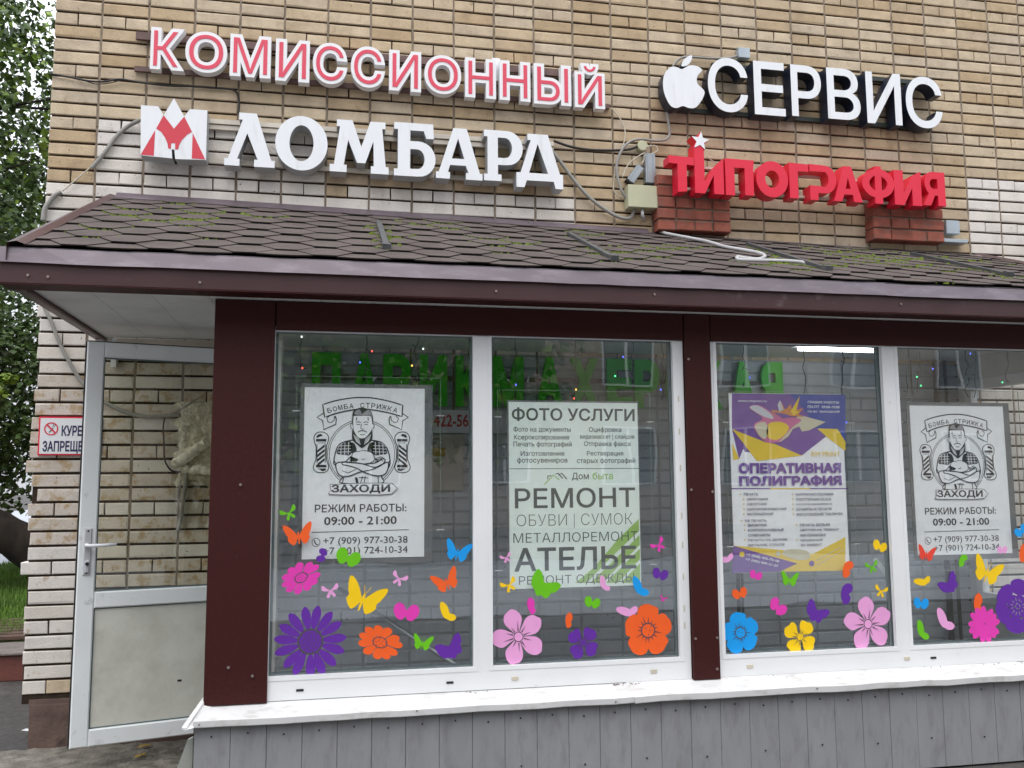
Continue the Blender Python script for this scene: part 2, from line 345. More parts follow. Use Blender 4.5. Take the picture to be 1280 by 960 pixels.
# glyphs from Blender's built-in font
_tc = bpy.data.curves.new('glyphs', 'FONT'); _to = bpy.data.objects.new('glyphs', _tc); COL.objects.link(_to)
_cache = {}
def glyph_loops(s, res=3, space=1.0):
    "outline loops of a string, outer loops counter clockwise, holes clockwise (they may cross themselves)"
    _tc.body = s; _tc.fill_mode = 'NONE'; _tc.resolution_u = res; _tc.space_character = space
    dg = bpy.context.evaluated_depsgraph_get(); dg.update()
    e = _to.evaluated_get(dg); me = e.to_mesh()
    vs = [(v.co.x, v.co.y) for v in me.vertices]; nx = {}
    for ed in me.edges: nx.setdefault(ed.vertices[0], []).append(ed.vertices[1])
    e.to_mesh_clear(); loops = []
    while nx:
        a = min(nx); l = [a]; c = a
        while c in nx:
            b = nx[c].pop(0)
            if not nx[c]: del nx[c]
            if b == a: break
            l.append(b); c = b
        if len(l) > 2: loops.append([vs[i] for i in l])
    return loops
def _offset(p, d):
    "move every edge of a loop outwards (to its right) by d, mitred"
    q = [p[i] for i in range(len(p)) if math.dist(p[i], p[i - 1]) > 1e-4]; n = len(q); out = []
    for i in range(n):
        a, b, c = q[i - 1], q[i], q[(i + 1) % n]
        u = (b[0] - a[0], b[1] - a[1]); l = math.hypot(*u); u = (u[0] / l, u[1] / l)
        w = (c[0] - b[0], c[1] - b[1]); l = math.hypot(*w); w = (w[0] / l, w[1] / l)
        n1 = (u[1], -u[0]); n2 = (w[1], -w[0]); k = 1 + n1[0] * n2[0] + n1[1] * n2[1]
        if k < .35:
            out.append((b[0] + n1[0] * d + u[0] * d * .6, b[1] + n1[1] * d + u[1] * d * .6)); out.append((b[0] + n2[0] * d - w[0] * d * .6, b[1] + n2[1] * d - w[1] * d * .6)) if u[0] * w[1] - u[1] * w[0] > 0 or d < 0 else None
            continue
        out.append((b[0] + (n1[0] + n2[0]) * d / k, b[1] + (n1[1] + n2[1]) * d / k))
    return out
def glyph(s, off=0., ext=0., res=3, space=1.0):
    k = (s, off, ext, res, space)
    if k not in _cache:
        raw = glyph_loops(s, res, space); V = []; F = []; cl = []
        for p in raw:
            xs = [q[0] for q in p]; ys = [q[1] for q in p]; me_ = [min(xs), max(xs), min(ys), max(ys), [p]]; m2 = abs(off) * 2 + .002
            rest_ = []
            for c in cl:
                if c[0] < me_[1] + m2 and me_[0] < c[1] + m2 and c[2] < me_[3] + m2 and me_[2] < c[3] + m2: me_ = [min(c[0], me_[0]), max(c[1], me_[1]), min(c[2], me_[2]), max(c[3], me_[3]), c[4] + me_[4]]
                else: rest_.append(c)
            cl = rest_ + [me_]
        for c in cl:
            ls = []
            if _area(max(c[4], key=lambda p: abs(_area(p)))) < 0: c[4] = [p[::-1] for p in c[4]]
            for p in c[4]:
                q = _offset(p, off) if off else p
                if len(q) > 2 and _area(q) * _area(p) > 0: ls.append(q)
            tmp = MB(); tmp.fill(ls, .5, -.5 if ext else .5)
            k0 = len(V); V += [(x, z, y) for x, y, z in tmp.v]; F += [tuple(i + k0 for i in f) for f in tmp.f]
        if not ext: V = [(x, y, 0) for x, y, z in V]
        _cache[k] = (V, F)
    return _cache[k]
def gbox(vs):
    xs = [v[0] for v in vs]; ys = [v[1] for v in vs]; return min(xs), max(xs), min(ys), max(ys)
def put_glyph(mb, s, x0, x1, z0, z1, yf, yb, off=0., res=3, mi=0, box=None, space=1.0, mside=None):
    "fit the glyph mesh (or its reference box) into x0..x1, z0..z1; extruded from yf to yb"
    vs, fs = glyph(s, off, .5 if yb != yf else 0, res, space)
    a, b, c, d = box or gbox(vs)
    sx = (x1 - x0) / (b - a); sz = (z1 - z0) / (d - c)
    out = [(x0 + (v[0] - a) * sx, (yf + (yb - yf) * (.5 - v[2])) if yb != yf else yf, z0 + (v[1] - c) * sz) for v in vs]
    if mside is None: mb.add(out, fs, mi)
    else:
        front = [f for f in fs if all(vs[i][2] > .49 for i in f)]; rest = [f for f in fs if not all(vs[i][2] > .49 for i in f)]
        o = len(mb.v); mb.v += out
        mb.f += [tuple(i + o for i in f) for f in front + rest]; mb.m += [mi] * len(front) + [mside] * len(rest)
def pbox(x0, x1, y0, y1, Y):
    "metric box on plane Y of a photo box"
    xm, ym = (x0 + x1) / 2, (y0 + y1) / 2
    return PY(x0, ym, Y).x, PY(x1, ym, Y).x, PY(xm, y1, Y).z, PY(xm, y0, Y).z

def smooth_loop(pts, n=5):
    out = []; k = len(pts)
    for i in range(k):
        p0, p1, p2, p3 = (pts[(i + j - 1) % k] for j in range(4))
        for q in range(n):
            t = q / n
            out.append(tuple(.5 * (2 * p1[a] + (p2[a] - p0[a]) * t + (2 * p0[a] - 5 * p1[a] + 4 * p2[a] - p3[a]) * t * t + (3 * p1[a] - p0[a] - 3 * p2[a] + p3[a]) * t ** 3) for a in range(2)))
    return out
def smooth_path(pts, n=5):
    out = []; k = len(pts); d = len(pts[0])
    g = lambda i: pts[max(0, min(k - 1, i))]
    for i in range(k - 1):
        p0, p1, p2, p3 = (g(i - 1), g(i), g(i + 1), g(i + 2))
        for q in range(n):
            t = q / n
            out.append(tuple(.5 * (2 * p1[a] + (p2[a] - p0[a]) * t + (2 * p0[a] - 5 * p1[a] + 4 * p2[a] - p3[a]) * t * t + (3 * p1[a] - p0[a] - 3 * p2[a] + p3[a]) * t ** 3) for a in range(d)))
    out.append(tuple(pts[-1])); return out

# ================================================================== BRICK BUILDING
PX_, PZ_ = .26, .0788943          # brick grid
TOPZ = 4.15
BLD = thing('brick_building', 'old apartment building wall of buff bricks, partly whitewashed, behind the shop front', 'building', (3, 0, 0))

def project(p):
    d = Vector(p) - CAM; z = d.dot(fw)
    return 640 + FPX * d.dot(RT) / z, 480 - FPX * d.dot(UP) / z, z

def brick_mesh(w, seed, name='brick'):
    r = random.Random(seed); j = lambda a=.0012: r.uniform(-a, a)
    b = .0035; h = .0655
    mb = MB()
    chip = lambda: (r.choice((.006, .010)) if r.random() < .12 else 0)
    f = [(b + j() , j(), -h + b + j()), (w - b + j(), j(), -h + b + j()), (w - b + j(), j(), -b + j()), (b + j(), j(), -b + j())]
    c = [(j(.002), b + .001, -h + j()), (w + j(.002), b + .001, -h + j()), (w + j(.002), b + .001, j()), (j(.002), b + .001, j())]
    f = [(x + chip() * (1 if x < w / 2 else -1), y + .001, z + chip() * (1 if z < -h / 2 else -1)) for x, y, z in f]
    k = [(0, .1, -h), (w, .1, -h), (w, .1, 0), (0, .1, 0)]
    mb.add(f + c + k, [(0, 1, 2, 3), (4, 5, 1, 0), (5, 6, 2, 1), (6, 7, 3, 2), (7, 4, 0, 3),
                       (4, 8, 9, 5), (5, 9, 10, 6), (6, 10, 11, 7), (7, 11, 8, 4)])
    return mb
SM = [brick_mesh(.248, i) for i in range(10)]; HM = [brick_mesh(.1205, 50 + i) for i in range(10)]
SME = [m.mesh('brick', 'tan') for m in SM]; HME = [m.mesh('brick', 'tan') for m in HM]

def brick_kind(x, c):
    z = TOPZ - c * PZ_
    if 1.13 < x < 5.8 and z < 2.23: return 'grey'
    k = int(x // PX_)
    if x < 1.13:
        if c == 48 and .1 < x < .2: return 'tan'
        if k == 0:
            if c < 13: return 'tan'
            if 27 <= c <= 38: return 'worn'
            return 'white'
        if z < 2.9:
            if 30 <= c <= 33 and k <= 1: return 'worn'
            if c >= 26: return 'worn' if (c * 7 + k * 3) % 3 else 'white'
            return 'white'
    if x > 5.95:
        return 'white' if c >= 8 else 'tan'
    if 1 <= k <= 5 and c >= 8: return 'white'
    if c == 12: return 'white' if (k <= 11 and not 1.56 < x + .01 < 1.68) else 'tan'
    if c >= 13 and k <= 11: return 'white'
    return 'tan'

slots = []
for c in range(-14, 50):
    z = TOPZ - c * PZ_ - .0057
    if z - .07 < .26: continue
    for k in range(0, 32):
        x = k * PX_ + .006
        if c % 4 == 0:
            for hx in (0, .1275):
                slots.append((x + hx, z, .1205, c))
        else: slots.append((x, z, .248, c))
def seen(x, z, w):
    px, py, d = project((x + w / 2, 0, z - .03))
    if not (-20 < px < 1300 and -15 < py < 975): return 0
    roof = 3.05 - .0177 * (x - .38)
    if .42 < x + w and x < 5.95 and z - .02 < roof - .05 and not (x < 1.12 and z < 2.15): return 0
    return w / (d * d)
rank = sorted((s for s in slots if seen(*s[:3])), key=lambda s: -seen(*s[:3]))
own = set(rank[:300])
rest = {}
for s in slots:
    x, z, w, c = s; kd = brick_kind(x, c)
    r = random.Random(int(x * 1000) * 7919 + c); dx = dz = 0; sx = 1
    dy = r.uniform(-.0025, .0025)
    if x < .02 and c > 12:
        dx = r.choice([0, 0, 0, .008, .012, -.012]) + r.uniform(-.004, .004)
        if c in (35,): dx = .035
        if c in (33, 40): dx = -.03
        sx = (w - dx) / w
    if s in own:
        me = r.choice(SME if w > .2 else HME)
        o = link('brick', me, BLD); o.location = (x + dx, dy, z); o.scale.x = sx
        o.material_slots[0].link = 'OBJECT'; o.material_slots[0].material = MT[kd]
    else:
        mb = rest.setdefault(kd, MB()); src = r.choice(SM if w > .2 else HM)
        mb.add([(x + dx + v[0] * sx, dy + v[1], z + v[2]) for v in src.v], src.f)
for kd, mb in rest.items():
    part('brick_field', mb, kd, BLD, {'tan': None, 'grey': 'grey painted bricks inside the shop', 'white': 'whitewashed bricks', 'worn': 'bricks with flaking whitewash'}[kd], kind='stuff')
mb = MB(); mb.box(1.13, 5.8, .007, .0125, .25, 2.23); part('painted_joint', mb, 'jgrey', BLD)
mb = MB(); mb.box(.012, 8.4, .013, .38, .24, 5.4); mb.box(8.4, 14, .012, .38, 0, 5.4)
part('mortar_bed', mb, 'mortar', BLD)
mb = MB(); mbg = MB(); r = random.Random(3)
for k in range(1, 33):
    x = k * PX_
    z = .27
    while z < 5.3:
        h = r.uniform(.3, .6); y = .0045 + r.uniform(-.002, .003); xo = r.uniform(-.001, .001)
        (mbg if 1.13 < x < 5.8 and z + h < 2.32 else mb).box(x - .006 + xo, x + .006 + xo, y, .014, z, min(z + h, 5.3)); z += h
part('cross_joint', mb, 'vmortar', BLD, kind='stuff'); part('painted_cross_joint', mbg, 'jgrey', BLD, kind='stuff')
mb = MB(); mb.box(.06, .30, -.012, .3, -.02, .235); mb.box(.304, 1.2, -.006, .3, -.02, .232)
mb.box(.05, 1.2, .004, .3, .232, .262)
part('plinth', mb, 'plinth', BLD)
# side wall of the building going back from the corner
mb = MB(); mb.box(.03, .38, .38, 10, 0, 5.4); part('side_wall', mb, 'tan', BLD)

# red brick stubs on the facade
def red_stub(x0, x1, z0, z1, label, lay):
    t = thing('brick_pier', label, 'brick pier', ((x0 + x1) / 2, 0, z0), 'red brick stubs on the facade')
    mb = MB(); mb.box(x0 + .008, x1 - .008, -.088, .0, z0 + .006, z1 - .006); part('mortar_bed', mb, 'vmortar', t)
    n = len(lay); h = (z1 - z0 - .010 * (n - 1)) / n
    for i, row in enumerate(lay):
        z = z1 - i * (h + .010); u = x0; tot = sum(row); sc = (x1 - x0 - .01 * (len(row) - 1)) / tot
        for w in row:
            w2 = w * sc; mb = MB(); y = -.1 + rnd.uniform(-.004, .004)
            mb.bbox(u + rnd.uniform(-.002, .002), u + w2, y, -.004, z - h + rnd.uniform(-.002, .002), z, .005)
            part('brick', mb, 'red', t); u += w2 + .01
    return t
red_stub(3.64, 4.135, 3.00, 3.36, 'left red brick stub, behind the first red sign letters', [(1, 2, 1), (1, 1, 1, 1), (1, 1, 1, 1), (1, 2, 1), (1, 1, 1, 1)])
red_stub(5.165, 5.70, 3.01, 3.32, 'right red brick stub, under the last red sign letters', [(1, 1, 1, 1), (1, 2, 1), (1, 1, 2), (1, 2, 1)])

# ================================================================== GROUND, PLANTING BEYOND THE CORNER
def sheet(name, x0, x1, y0, y1, z, m, label=None):
    mb = MB(); mb.add([(x0, y0, z), (x1, y0, z), (x1, y1, z), (x0, y1, z)], [(0, 1, 2, 3)])
    o = single(name, mb, m, label, None, kind='structure'); return o
sheet('ground', -120, 120, -120, 160, -.01, 'asphalt')
sheet('road', -60, 60, -13, -6.6, -.004, 'road')
sheet('pavement', -60, 60, -17, -13.3, -.003, 'kerbtop')
sheet('far_road', -14, -.3, 9.9, 60, .17, 'road')
# lumpy broken screed at the threshold
mb = MB(); n = 26; r = random.Random(11)
for j in range(n):
    for i in range(n):
        x = -.15 + i * 1.25 / (n - 1); y = -.62 + j * .66 / (n - 1)
        e = min(i, n - 1 - i, j, n - 1 - j)
        mb.v.append((x, y, -.012 + min(e, 3) * .007 + (r.uniform(0, .014) if e else -.01)))
for j in range(n - 1):
    for i in range(n - 1):
        a = j * n + i; mb.f.append((a, a + 1, a + n + 1, a + n)); mb.m.append(0)
single('paving', mb, 'rubble', 'uneven broken screed in front of the door', None, kind='structure')
for i, (px, py, a) in enumerate([(180, 935, .3), (175, 947, .9), (33, 915, -.4)]):
    p = PZ(px, py, .02); mb = MB(); l, w = (.035, .018)
    pts = [(-l, 0, 0), (-.3 * l, -w, .006), (.6 * l, -w * .7, .003), (l * 1.1, 0, .008), (.5 * l, w, .002), (-.4 * l, w * .9, .007)]
    c, s_ = cos(a), sin(a)
    mb.add([(p.x + q[0] * c - q[1] * s_, p.y + q[0] * s_ + q[1] * c, .028 + q[2]) for q in pts] + [(p.x + q[0] * c - q[1] * s_, p.y + q[0] * s_ + q[1] * c, .026 + q[2]) for q in pts],
           [(0, 1, 2, 3, 4, 5), (11, 10, 9, 8, 7, 6)] + [(k, k + 6, (k + 1) % 6 + 6, (k + 1) % 6) for k in range(6)])
    if i == 2: p_ = None
    single('fallen_leaf', mb, 'autumn' if i < 2 else 'lwhite', ['upper yellow fallen leaf lying under the door leaf', 'lower yellow fallen leaf lying under the door leaf', 'scrap of white paper lying left of the wall corner'][i], 'leaf' if i < 2 else 'litter')

# kerb wall, slat grate and raised lawn
t = thing('kerb_wall', 'low red brown kerb wall left of the building corner', 'kerb', (-.9, 1.95, 0))
mb = MB(); mb.bbox(-6, .028, 1.93, 2.05, -.01, .175, .006); part('kerb_face', mb, 'kerb', t)
mb = MB(); mb.bbox(-6, .029, 1.91, 2.4, .175, .195, .005); part('coping', mb, 'kerbtop', t)
t = thing('slat_grate', 'dark wooden slat grate on top of the low kerb wall', 'grate', (-.6, 2.7, .2))
for i in range(7):
    mb = MB(); y = 2.46 + i * .16; mb.bbox(-1.45, -.02, y, y + .09, .20, .232, .004); part('slat', mb, 'wood', t)
mb = MB(); mb.box(-1.3, -1.24, 2.42, 3.6, .176, .199); mb.box(-.3, -.24, 2.42, 3.6, .176, .199); part('batten', mb, 'wood', t)
# the lawn edge runs diagonally
mb = MB()
mb.add([(-7, 2.4, .17), (-1.05, 2.4, .17), (-.02, 4.2, .17), (-.02, 9.9, .17), (-7, 9.9, .17)], [(0, 1, 2, 3, 4)])
mb.add([(-7, 2.06, .165), (.03, 2.06, .165), (.03, 4.4, .165), (-7, 4.4, .165)], [(0, 1, 2, 3)])
single('lawn', mb, 'soil', None, None, kind='structure')
mb = MB(); r = random.Random(21)
for i in range(26000):
    y = 2.3 + 7.6 * r.random() ** 1.4
    x0 = 1.62 - .40 * (y + 5.34); x = r.uniform(x0, min(-.03, x0 + .18 * (y + 5.34)))
    if y < 2.4 + (x + 1.05) * 1.75: continue
    h = r.uniform(.05, .13); a = r.uniform(0, pi); w = r.uniform(.004, .008) * (1 + (y - 2) * .12); lx, ly = r.uniform(-.04, .04), r.uniform(-.04, .04)
    mb.add([(x - w * cos(a), y - w * sin(a), .165), (x + w * cos(a), y + w * sin(a), .165), (x + lx, y + ly, .165 + h)], [(0, 1, 2)])
single('grass', mb, 'grass', 'green grass on the raised lawn behind the kerb', 'grass', kind='stuff')

def leaf_cloud(mb, c, rad, n, size, r, gap=None, drop=.5):
    "leaf clumps through the volume; each leaf a folded diamond"
    c = Vector(c); rx, ry, rz = rad
    clumps = []
    for i in range(max(6, n // 90)):
        while 1:
            q = Vector((r.uniform(-1, 1), r.uniform(-1, 1), r.uniform(-1, 1)))
            if .25 < q.length < 1: break
        clumps.append((c + Vector((q.x * rx, q.y * ry, q.z * rz)), r.uniform(.12, .3) * min(rx, rz) * 1.2))
    for i in range(n):
        cc, cr = r.choice(clumps)
        p = cc + Vector((r.gauss(0, 1), r.gauss(0, 1), r.gauss(0, .7))) * cr * .6
        s = size * r.uniform(.6, 1.3)
        u = Vector((r.uniform(-1, 1), r.uniform(-1, 1), r.uniform(-.8, .3))).normalized(); w = u.orthogonal().normalized()
        w = (Matrix.Rotation(r.uniform(0, 2 * pi), 3, u) @ w) * s * .42; u = u * s; nn = u.cross(w).normalized() * s * .12
        mi = 0 if r.random() < .6 else (1 if r.random() < .55 else 2)
        mb.add([p - u * .5, p + w + nn, p + u * .5, p - w + nn], [(0, 1, 2), (0, 2, 3)], mi)
def tree(loc, h, rad, cz, n, size, label, seed, mats=('leaf', 'leafb', 'leafd'), group=None, trunk=None, tr=.16):
    r = random.Random(seed); t = thing('broadleaf_tree', label, 'tree', loc, group)
    x, y, z = loc; mb = MB()
    path = trunk or [(x, y, z - .1), (x + .1, y, z + h * .3), (x - .1, y + .1, z + h * .6), (x, y, z + h * .85)]
    sp = smooth_path(path, 6); mb.tube(sp, tr, 9, taper=.25)
    for i in range(9):
        b = Vector(sp[int(len(sp) * r.uniform(.35, .95))]); a = r.uniform(0, 2 * pi)
        e = b + Vector((cos(a) * rad[0] * .8, sin(a) * rad[1] * .8, r.uniform(.3, 1.) * rad[2] * .6))
        mb.tube([b, b.lerp(e, .5) + Vector((0, 0, .15)), e], tr * .3, 5, taper=.2)
    part('trunk', mb, 'bark', t, smooth=True)
    mb = MB(); leaf_cloud(mb, (x, y, z + cz), rad, n, size, r)
    part('crown', mb, list(mats), t); return t
tree((-4.3, 8.0, .17), 8, (2.6, 2.2, 2.4), 6.4, 20000, .11, 'tall tree left of the building, thin leaves letting the white sky through', 1, tr=.2)
tree((-7.6, 15.5, .17), 10, (3.4, 2.5, 4.2), 6.0, 14000, .16, 'darker taller tree standing further back behind the first', 2, mats=('leafd', 'leaf', 'leafd'), tr=.25)
tree((-3.3, 6.6, .17), 2.6, (1.7, 1.1, 1.6), 2.2, 22000, .085, 'dense dark shrub like tree beside the building corner at window height', 3, mats=('leafd', 'leaf', 'leafd'), tr=.06)
t = thing('bush', 'bright yellow green bush lit behind the no smoking sign', 'bush', (-2.9, 5.6, .17))
mb = MB(); leaf_cloud(mb, (-2.1, 5.2, 2.45), (.42, .3, .26), 1500, .075, random.Random(9)); part('foliage', mb, ['leafb', 'leafb', 'leaf'], t)
mb = MB()
for i in range(5): mb.tube([(-2.9 + .1 * i, 5.6, .1), (-2.7 + .12 * i, 5.5, 1.3), (-2.4 + .12 * i, 5.25, 2.4)], .012, 5, taper=.5)
part('stem', mb, 'bark', t)
t = thing('leaning_tree', 'thick dark tree trunk leaning away from the corner above the lawn', 'tree', (-1.35, 6.2, .17))
mb = MB(); sp = smooth_path([(-1.1, 6.3, .05), (-1.5, 6.15, .40), (-1.95, 6., .80), (-2.5, 5.95, 1.15), (-3.2, 6., 1.9), (-3.9, 6.1, 3.2)], 6)
mb.tube(sp, .26, 14, taper=.6)
r = random.Random(4); mb.v = [(a + r.uniform(-.012, .012), b, c + r.uniform(-.012, .012)) for a, b, c in mb.v]
part('trunk', mb, 'bark', t, smooth=True)

# street side: trees and a building opposite, seen only as reflections in the panes
t = thing('apartment_block', 'buff brick apartment block across the street, reflected in the shop windows', 'building', (5, -24, 0))
mb = MB(); mb.box(-12, 34, -30, -24, 0, 10.5); part('wall', mb, 'farbrick', t)
for fl in range(3):
    for i in range(11):
        x = -10 + i * 4.0; z = 1.4 + fl * 3.1
        mb = MB(); mb.prism([(x - .06, z - .06), (x + 1.66, z - .06), (x + 1.66, z + 1.66), (x - .06, z + 1.66)], [[(x, z), (x + .76, z), (x + .76, z + 1.6), (x, z + 1.6)], [(x + .84, z), (x + 1.6, z), (x + 1.6, z + 1.6), (x + .84, z + 1.6)]], -23.9, -24.02)
        mb.v = [(a, b, c) for a, b, c in mb.v]
        f = part('window_frame', mb, 'pvc', t)
        mb = MB(); mb.box(x, x + 1.6, -24.01, -23.97, z, z + 1.6); part('pane', mb, 'farglass', f)
mb = MB(); mb.box(-12.3, 34.3, -30.3, -23.7, 10.5, 10.8); part('roof', mb, 'kerbtop', t)
tree((0.9, -14.2, 0), 7, (2.3, 1.8, 2.7), 4.3, 9000, .2, 'street tree opposite, left one, mirrored in the first window', 31, tr=.18, group='street trees opposite')
tree((4.6, -15.5, 0), 7, (2.1, 1.8, 2.5), 4.5, 8000, .2, 'street tree opposite, right one, mirrored in the second window', 32, tr=.16, group='street trees opposite')
# ================================================================== SHOP EXTENSION (walls, windows, sill, cladding)
EXT = thing('shop_extension', 'single storey glazed shop front with maroon posts, white window frames and grey cladding', 'shop front', (3.4, -1.2, 0))
YF = -1.2
Z_SILL, Z_GB, Z_HD, Z_SOF = .465, .553, 2.095, 2.23
# posts and header
def panel(name, x0, x1, z0, z1, y0=-1.232, y1=-1.146, m='brown', label=None):
    mb = MB(); mb.bbox(x0, x1, y0, y1, z0, z1, .003); return part(name, mb, m, EXT, label)
panel('corner_post', 1.10, 1.362, .462, Z_SOF - .002, label='wide maroon corner post')
panel('header_panel', 1.366, 3.32, Z_HD, Z_SOF - .002)
panel('window_post', 3.324, 3.459, .462, Z_SOF - .002, -1.236, label='narrow maroon post between the window pairs')
panel('header_panel', 3.463, 5.62, Z_HD, Z_SOF - .002)
panel('corner_post', 5.624, 5.86, .462, Z_SOF - .002, label='maroon corner post at the far end')
for x, z in [(1.20, .62), (1.30, .58), (3.335, .655), (3.445, .655), (3.44, .51), (3.335, 1.36), (3.445, 1.35), (3.34, 2.0), (1.23, 1.4)]:
    mb = MB(); mb.disc((x, -1.237, z), .0065, 8, .004); part('screw', mb, 'screw', EXT)

# window frames: outer bars butt-jointed, glazing beads, panes
def window(x0, x1, mull, label, gl):
    f = thing('window_frame', None, None)
    return f
def frame_unit(x0, x1, glass, label):
    "x0..x1 outer; glass: list of (gx0, gx1)"
    outer = [(x0, Z_SILL), (x1, Z_SILL), (x1, Z_HD + .02), (x0, Z_HD + .02)]
    holes = [[(a, Z_GB), (b, Z_GB), (b, Z_HD + .005), (a, Z_HD + .005)] for a, b in glass]
    mb = MB(); mb.prism(outer, holes, -1.214, -1.15)
    # sloped glazing bead round each light
    w = part('window', mb, 'pvc', EXT, label)
    for a, b in glass:
        mb = MB(); g = .014
        mb.prism([(a - .004, Z_GB - .004), (b + .004, Z_GB - .004), (b + .004, Z_HD), (a - .004, Z_HD)], [[(a + g, Z_GB + g), (b - g, Z_GB + g), (b - g, Z_HD - .003), (a + g, Z_HD - .003)]], -1.2165, -1.192)
        part('glazing_bead', mb, 'pvc', w)
        mb = MB()
        mb.prism([(a + .004, Z_GB + .004), (b - .004, Z_GB + .004), (b - .004, Z_HD), (a + .004, Z_HD)], [[(a + g + .011, Z_GB + g + .011), (b - g - .011, Z_GB + g + .011), (b - g - .011, Z_HD - .006), (a + g + .011, Z_HD - .006)]], -1.178, -1.164)
        part('spacer', mb, 'spacer', w)
        mb = MB(); mb.box(a + .001, b - .001, -1.1885, -1.1845, Z_GB + .001, Z_HD + .004); part('pane', mb, 'glass', w)
    return w
W1 = frame_unit(1.345, 3.320, [(1.350, 2.282), (2.344, 3.280)], 'left pair of windows')
W2 = frame_unit(3.463, 5.620, [(3.483, 4.432), (4.496, 5.56)], 'right pair of windows')
# drain caps, little marks on the bottom rails
for x in (1.50, 2.16, 2.46, 3.13, 3.62, 4.47, 4.62, 5.2):
    mb = MB(); mb.bbox(x - .016, x + .016, -1.2175, -1.213, .500, .510 if x in (1.5, 2.16, 4.62) else .517, .001)
    part('drain_cap', mb, 'dark' if x in (1.5, 2.16, 4.62) else 'cream', W1 if x < 3.4 else W2)
mb = MB()
for x in (3.285,):
    for z in (.70, .78, .93, 1.08, 1.22, 1.45, 1.63, 1.79): mb.box(x + .004, x + .010, -1.2155, -1.213, z, z + .03)
part('screw_slot', mb, 'cream', W1)

# sloping tin sill with folded lip
t = MB(); segs = [(1.075, 3.02), (3.022, 5.10), (5.102, 5.95)]
for i, (a, b) in enumerate(segs):
    mb = MB(); zb, zt = .424, .462; yo = -1.335 - .002 * (i % 2); n = max(2, int((b - a) / .12)); r = random.Random(i)
    a2 = a - (.03 if i else 0)
    up = []; lo = []; li = []
    for k in range(n + 1):
        x = a2 + (b - a2) * k / n; w = r.uniform(-.0025, .0025)
        up.append((x + (.045 if i == 0 and k == 0 else 0), -1.21, zt + .003 * (i % 2))); lo.append((x, yo + w, zb + w + .002 * (i % 2))); li.append((x, yo + w + .002, zb - .024 + w))
    m_ = n + 1; th = .0015
    top = up + lo + li; bot = [(x, y + .002, z - .003) for x, y, z in top]
    fs = []
    for g in range(2):
        for k in range(n):
            q = g * m_ + k; fs.append((q, q + m_, q + m_ + 1, q + 1))
    N_ = len(top); mb.add(top + bot, fs + [tuple(v + N_ for v in reversed(f)) for f in fs] + [(2 * m_ + k, 2 * m_ + k + N_, 2 * m_ + k + 1 + N_, 2 * m_ + k + 1) for k in range(n)])
    part('sill', mb, 'sill', EXT)
mb = MB(); mb.hexa([(1.045, -1.345, .392), (1.075, -1.337, .395), (1.14, -1.215, .458), (1.128, -1.205, .47)],
                   [(1.047, -1.345, .398), (1.077, -1.339, .402), (1.142, -1.215, .464), (1.122, -1.20, .486)])
mb.hexa([(1.03, -1.33, .398), (1.05, -1.345, .396), (1.12, -1.205, .47), (1.10, -1.19, .475)], [(1.03, -1.33, .405), (1.05, -1.345, .404), (1.115, -1.205, .50), (1.10, -1.19, .50)])
part('sill_end', mb, 'sill', EXT, 'bent sill corner')
mb = MB()
for p in [(1.1, .414), (2.0, .42), (2.9, .41), (3.9, .418)]: mb.disc((p[0], -1.338, p[1]), .004, 6)
part('rivet', mb, 'screw', EXT)
mb = MB(); r = random.Random(8)
for x0, n in [(2.28, 7), (2.97, 12), (3.06, 10), (3.75, 9), (4.6, 5), (5.1, 8), (4.95, 6)]:
    for i in range(n):
        x = x0 + r.uniform(-.05, .05); y = -1.218 - abs(r.gauss(0, .012)); z = .462 - (abs(y) - 1.21) * .3 + .002; s = r.uniform(.002, .006)
        mb.add([(x - s, y - s * .5, z), (x + s, y - s * .4, z), (x + .3 * s, y + s, z), (x, y, z + s * .8)], [(0, 1, 3), (1, 2, 3), (2, 0, 3)])
part('debris', mb, 'rail', EXT, kind='stuff')

# grey cladding planks below
for i in range(33):
    x = 1.075 + .147 * i; x1 = min(x + .1455, 5.86)
    if x1 - x < .03: break
    mb = MB(); mb.bbox(x, x1, -1.292 + rnd.uniform(-.001, .001), -1.27, .0, .418, .0016)
    p = part('plank', mb, 'plank', EXT)
    mb = MB(); mb.disc((x + .07, -1.2945, .352 + .008 * sin(i * 2.1)), .0042, 6, .003)
    if i % 2: mb.disc((x + .072, -1.2945, .13 + .004 * (i % 5)), .0042, 6, .003)
    part('screw', mb, 'dark', p)
mb = MB(); mb.box(1.078, 5.857, -1.268, -1.2, .002, .40); mb.box(1.072, 1.078, -1.290, -1.2, .002, .415); part('base_frame', mb, 'dark', EXT)
# step cheek beside the door
t = thing('entrance_step', 'pale grey wedge shaped side of the entrance step at the cladding corner', 'step', (.9, -1, 0))
mb = MB(); o = [(.93, .002), (1.068, .002), (1.068, .345), (1.045, .335)]
mb.prism(o, [], -1.262, -1.235); part('cheek', mb, mat('step_board', (.30, .31, .28), .6, var=.1, scale=4), t)
mb = MB(); mb.box(.98, 1.068, -1.23, -.30, .0, .16); part('tread', mb, 'rubble', t)

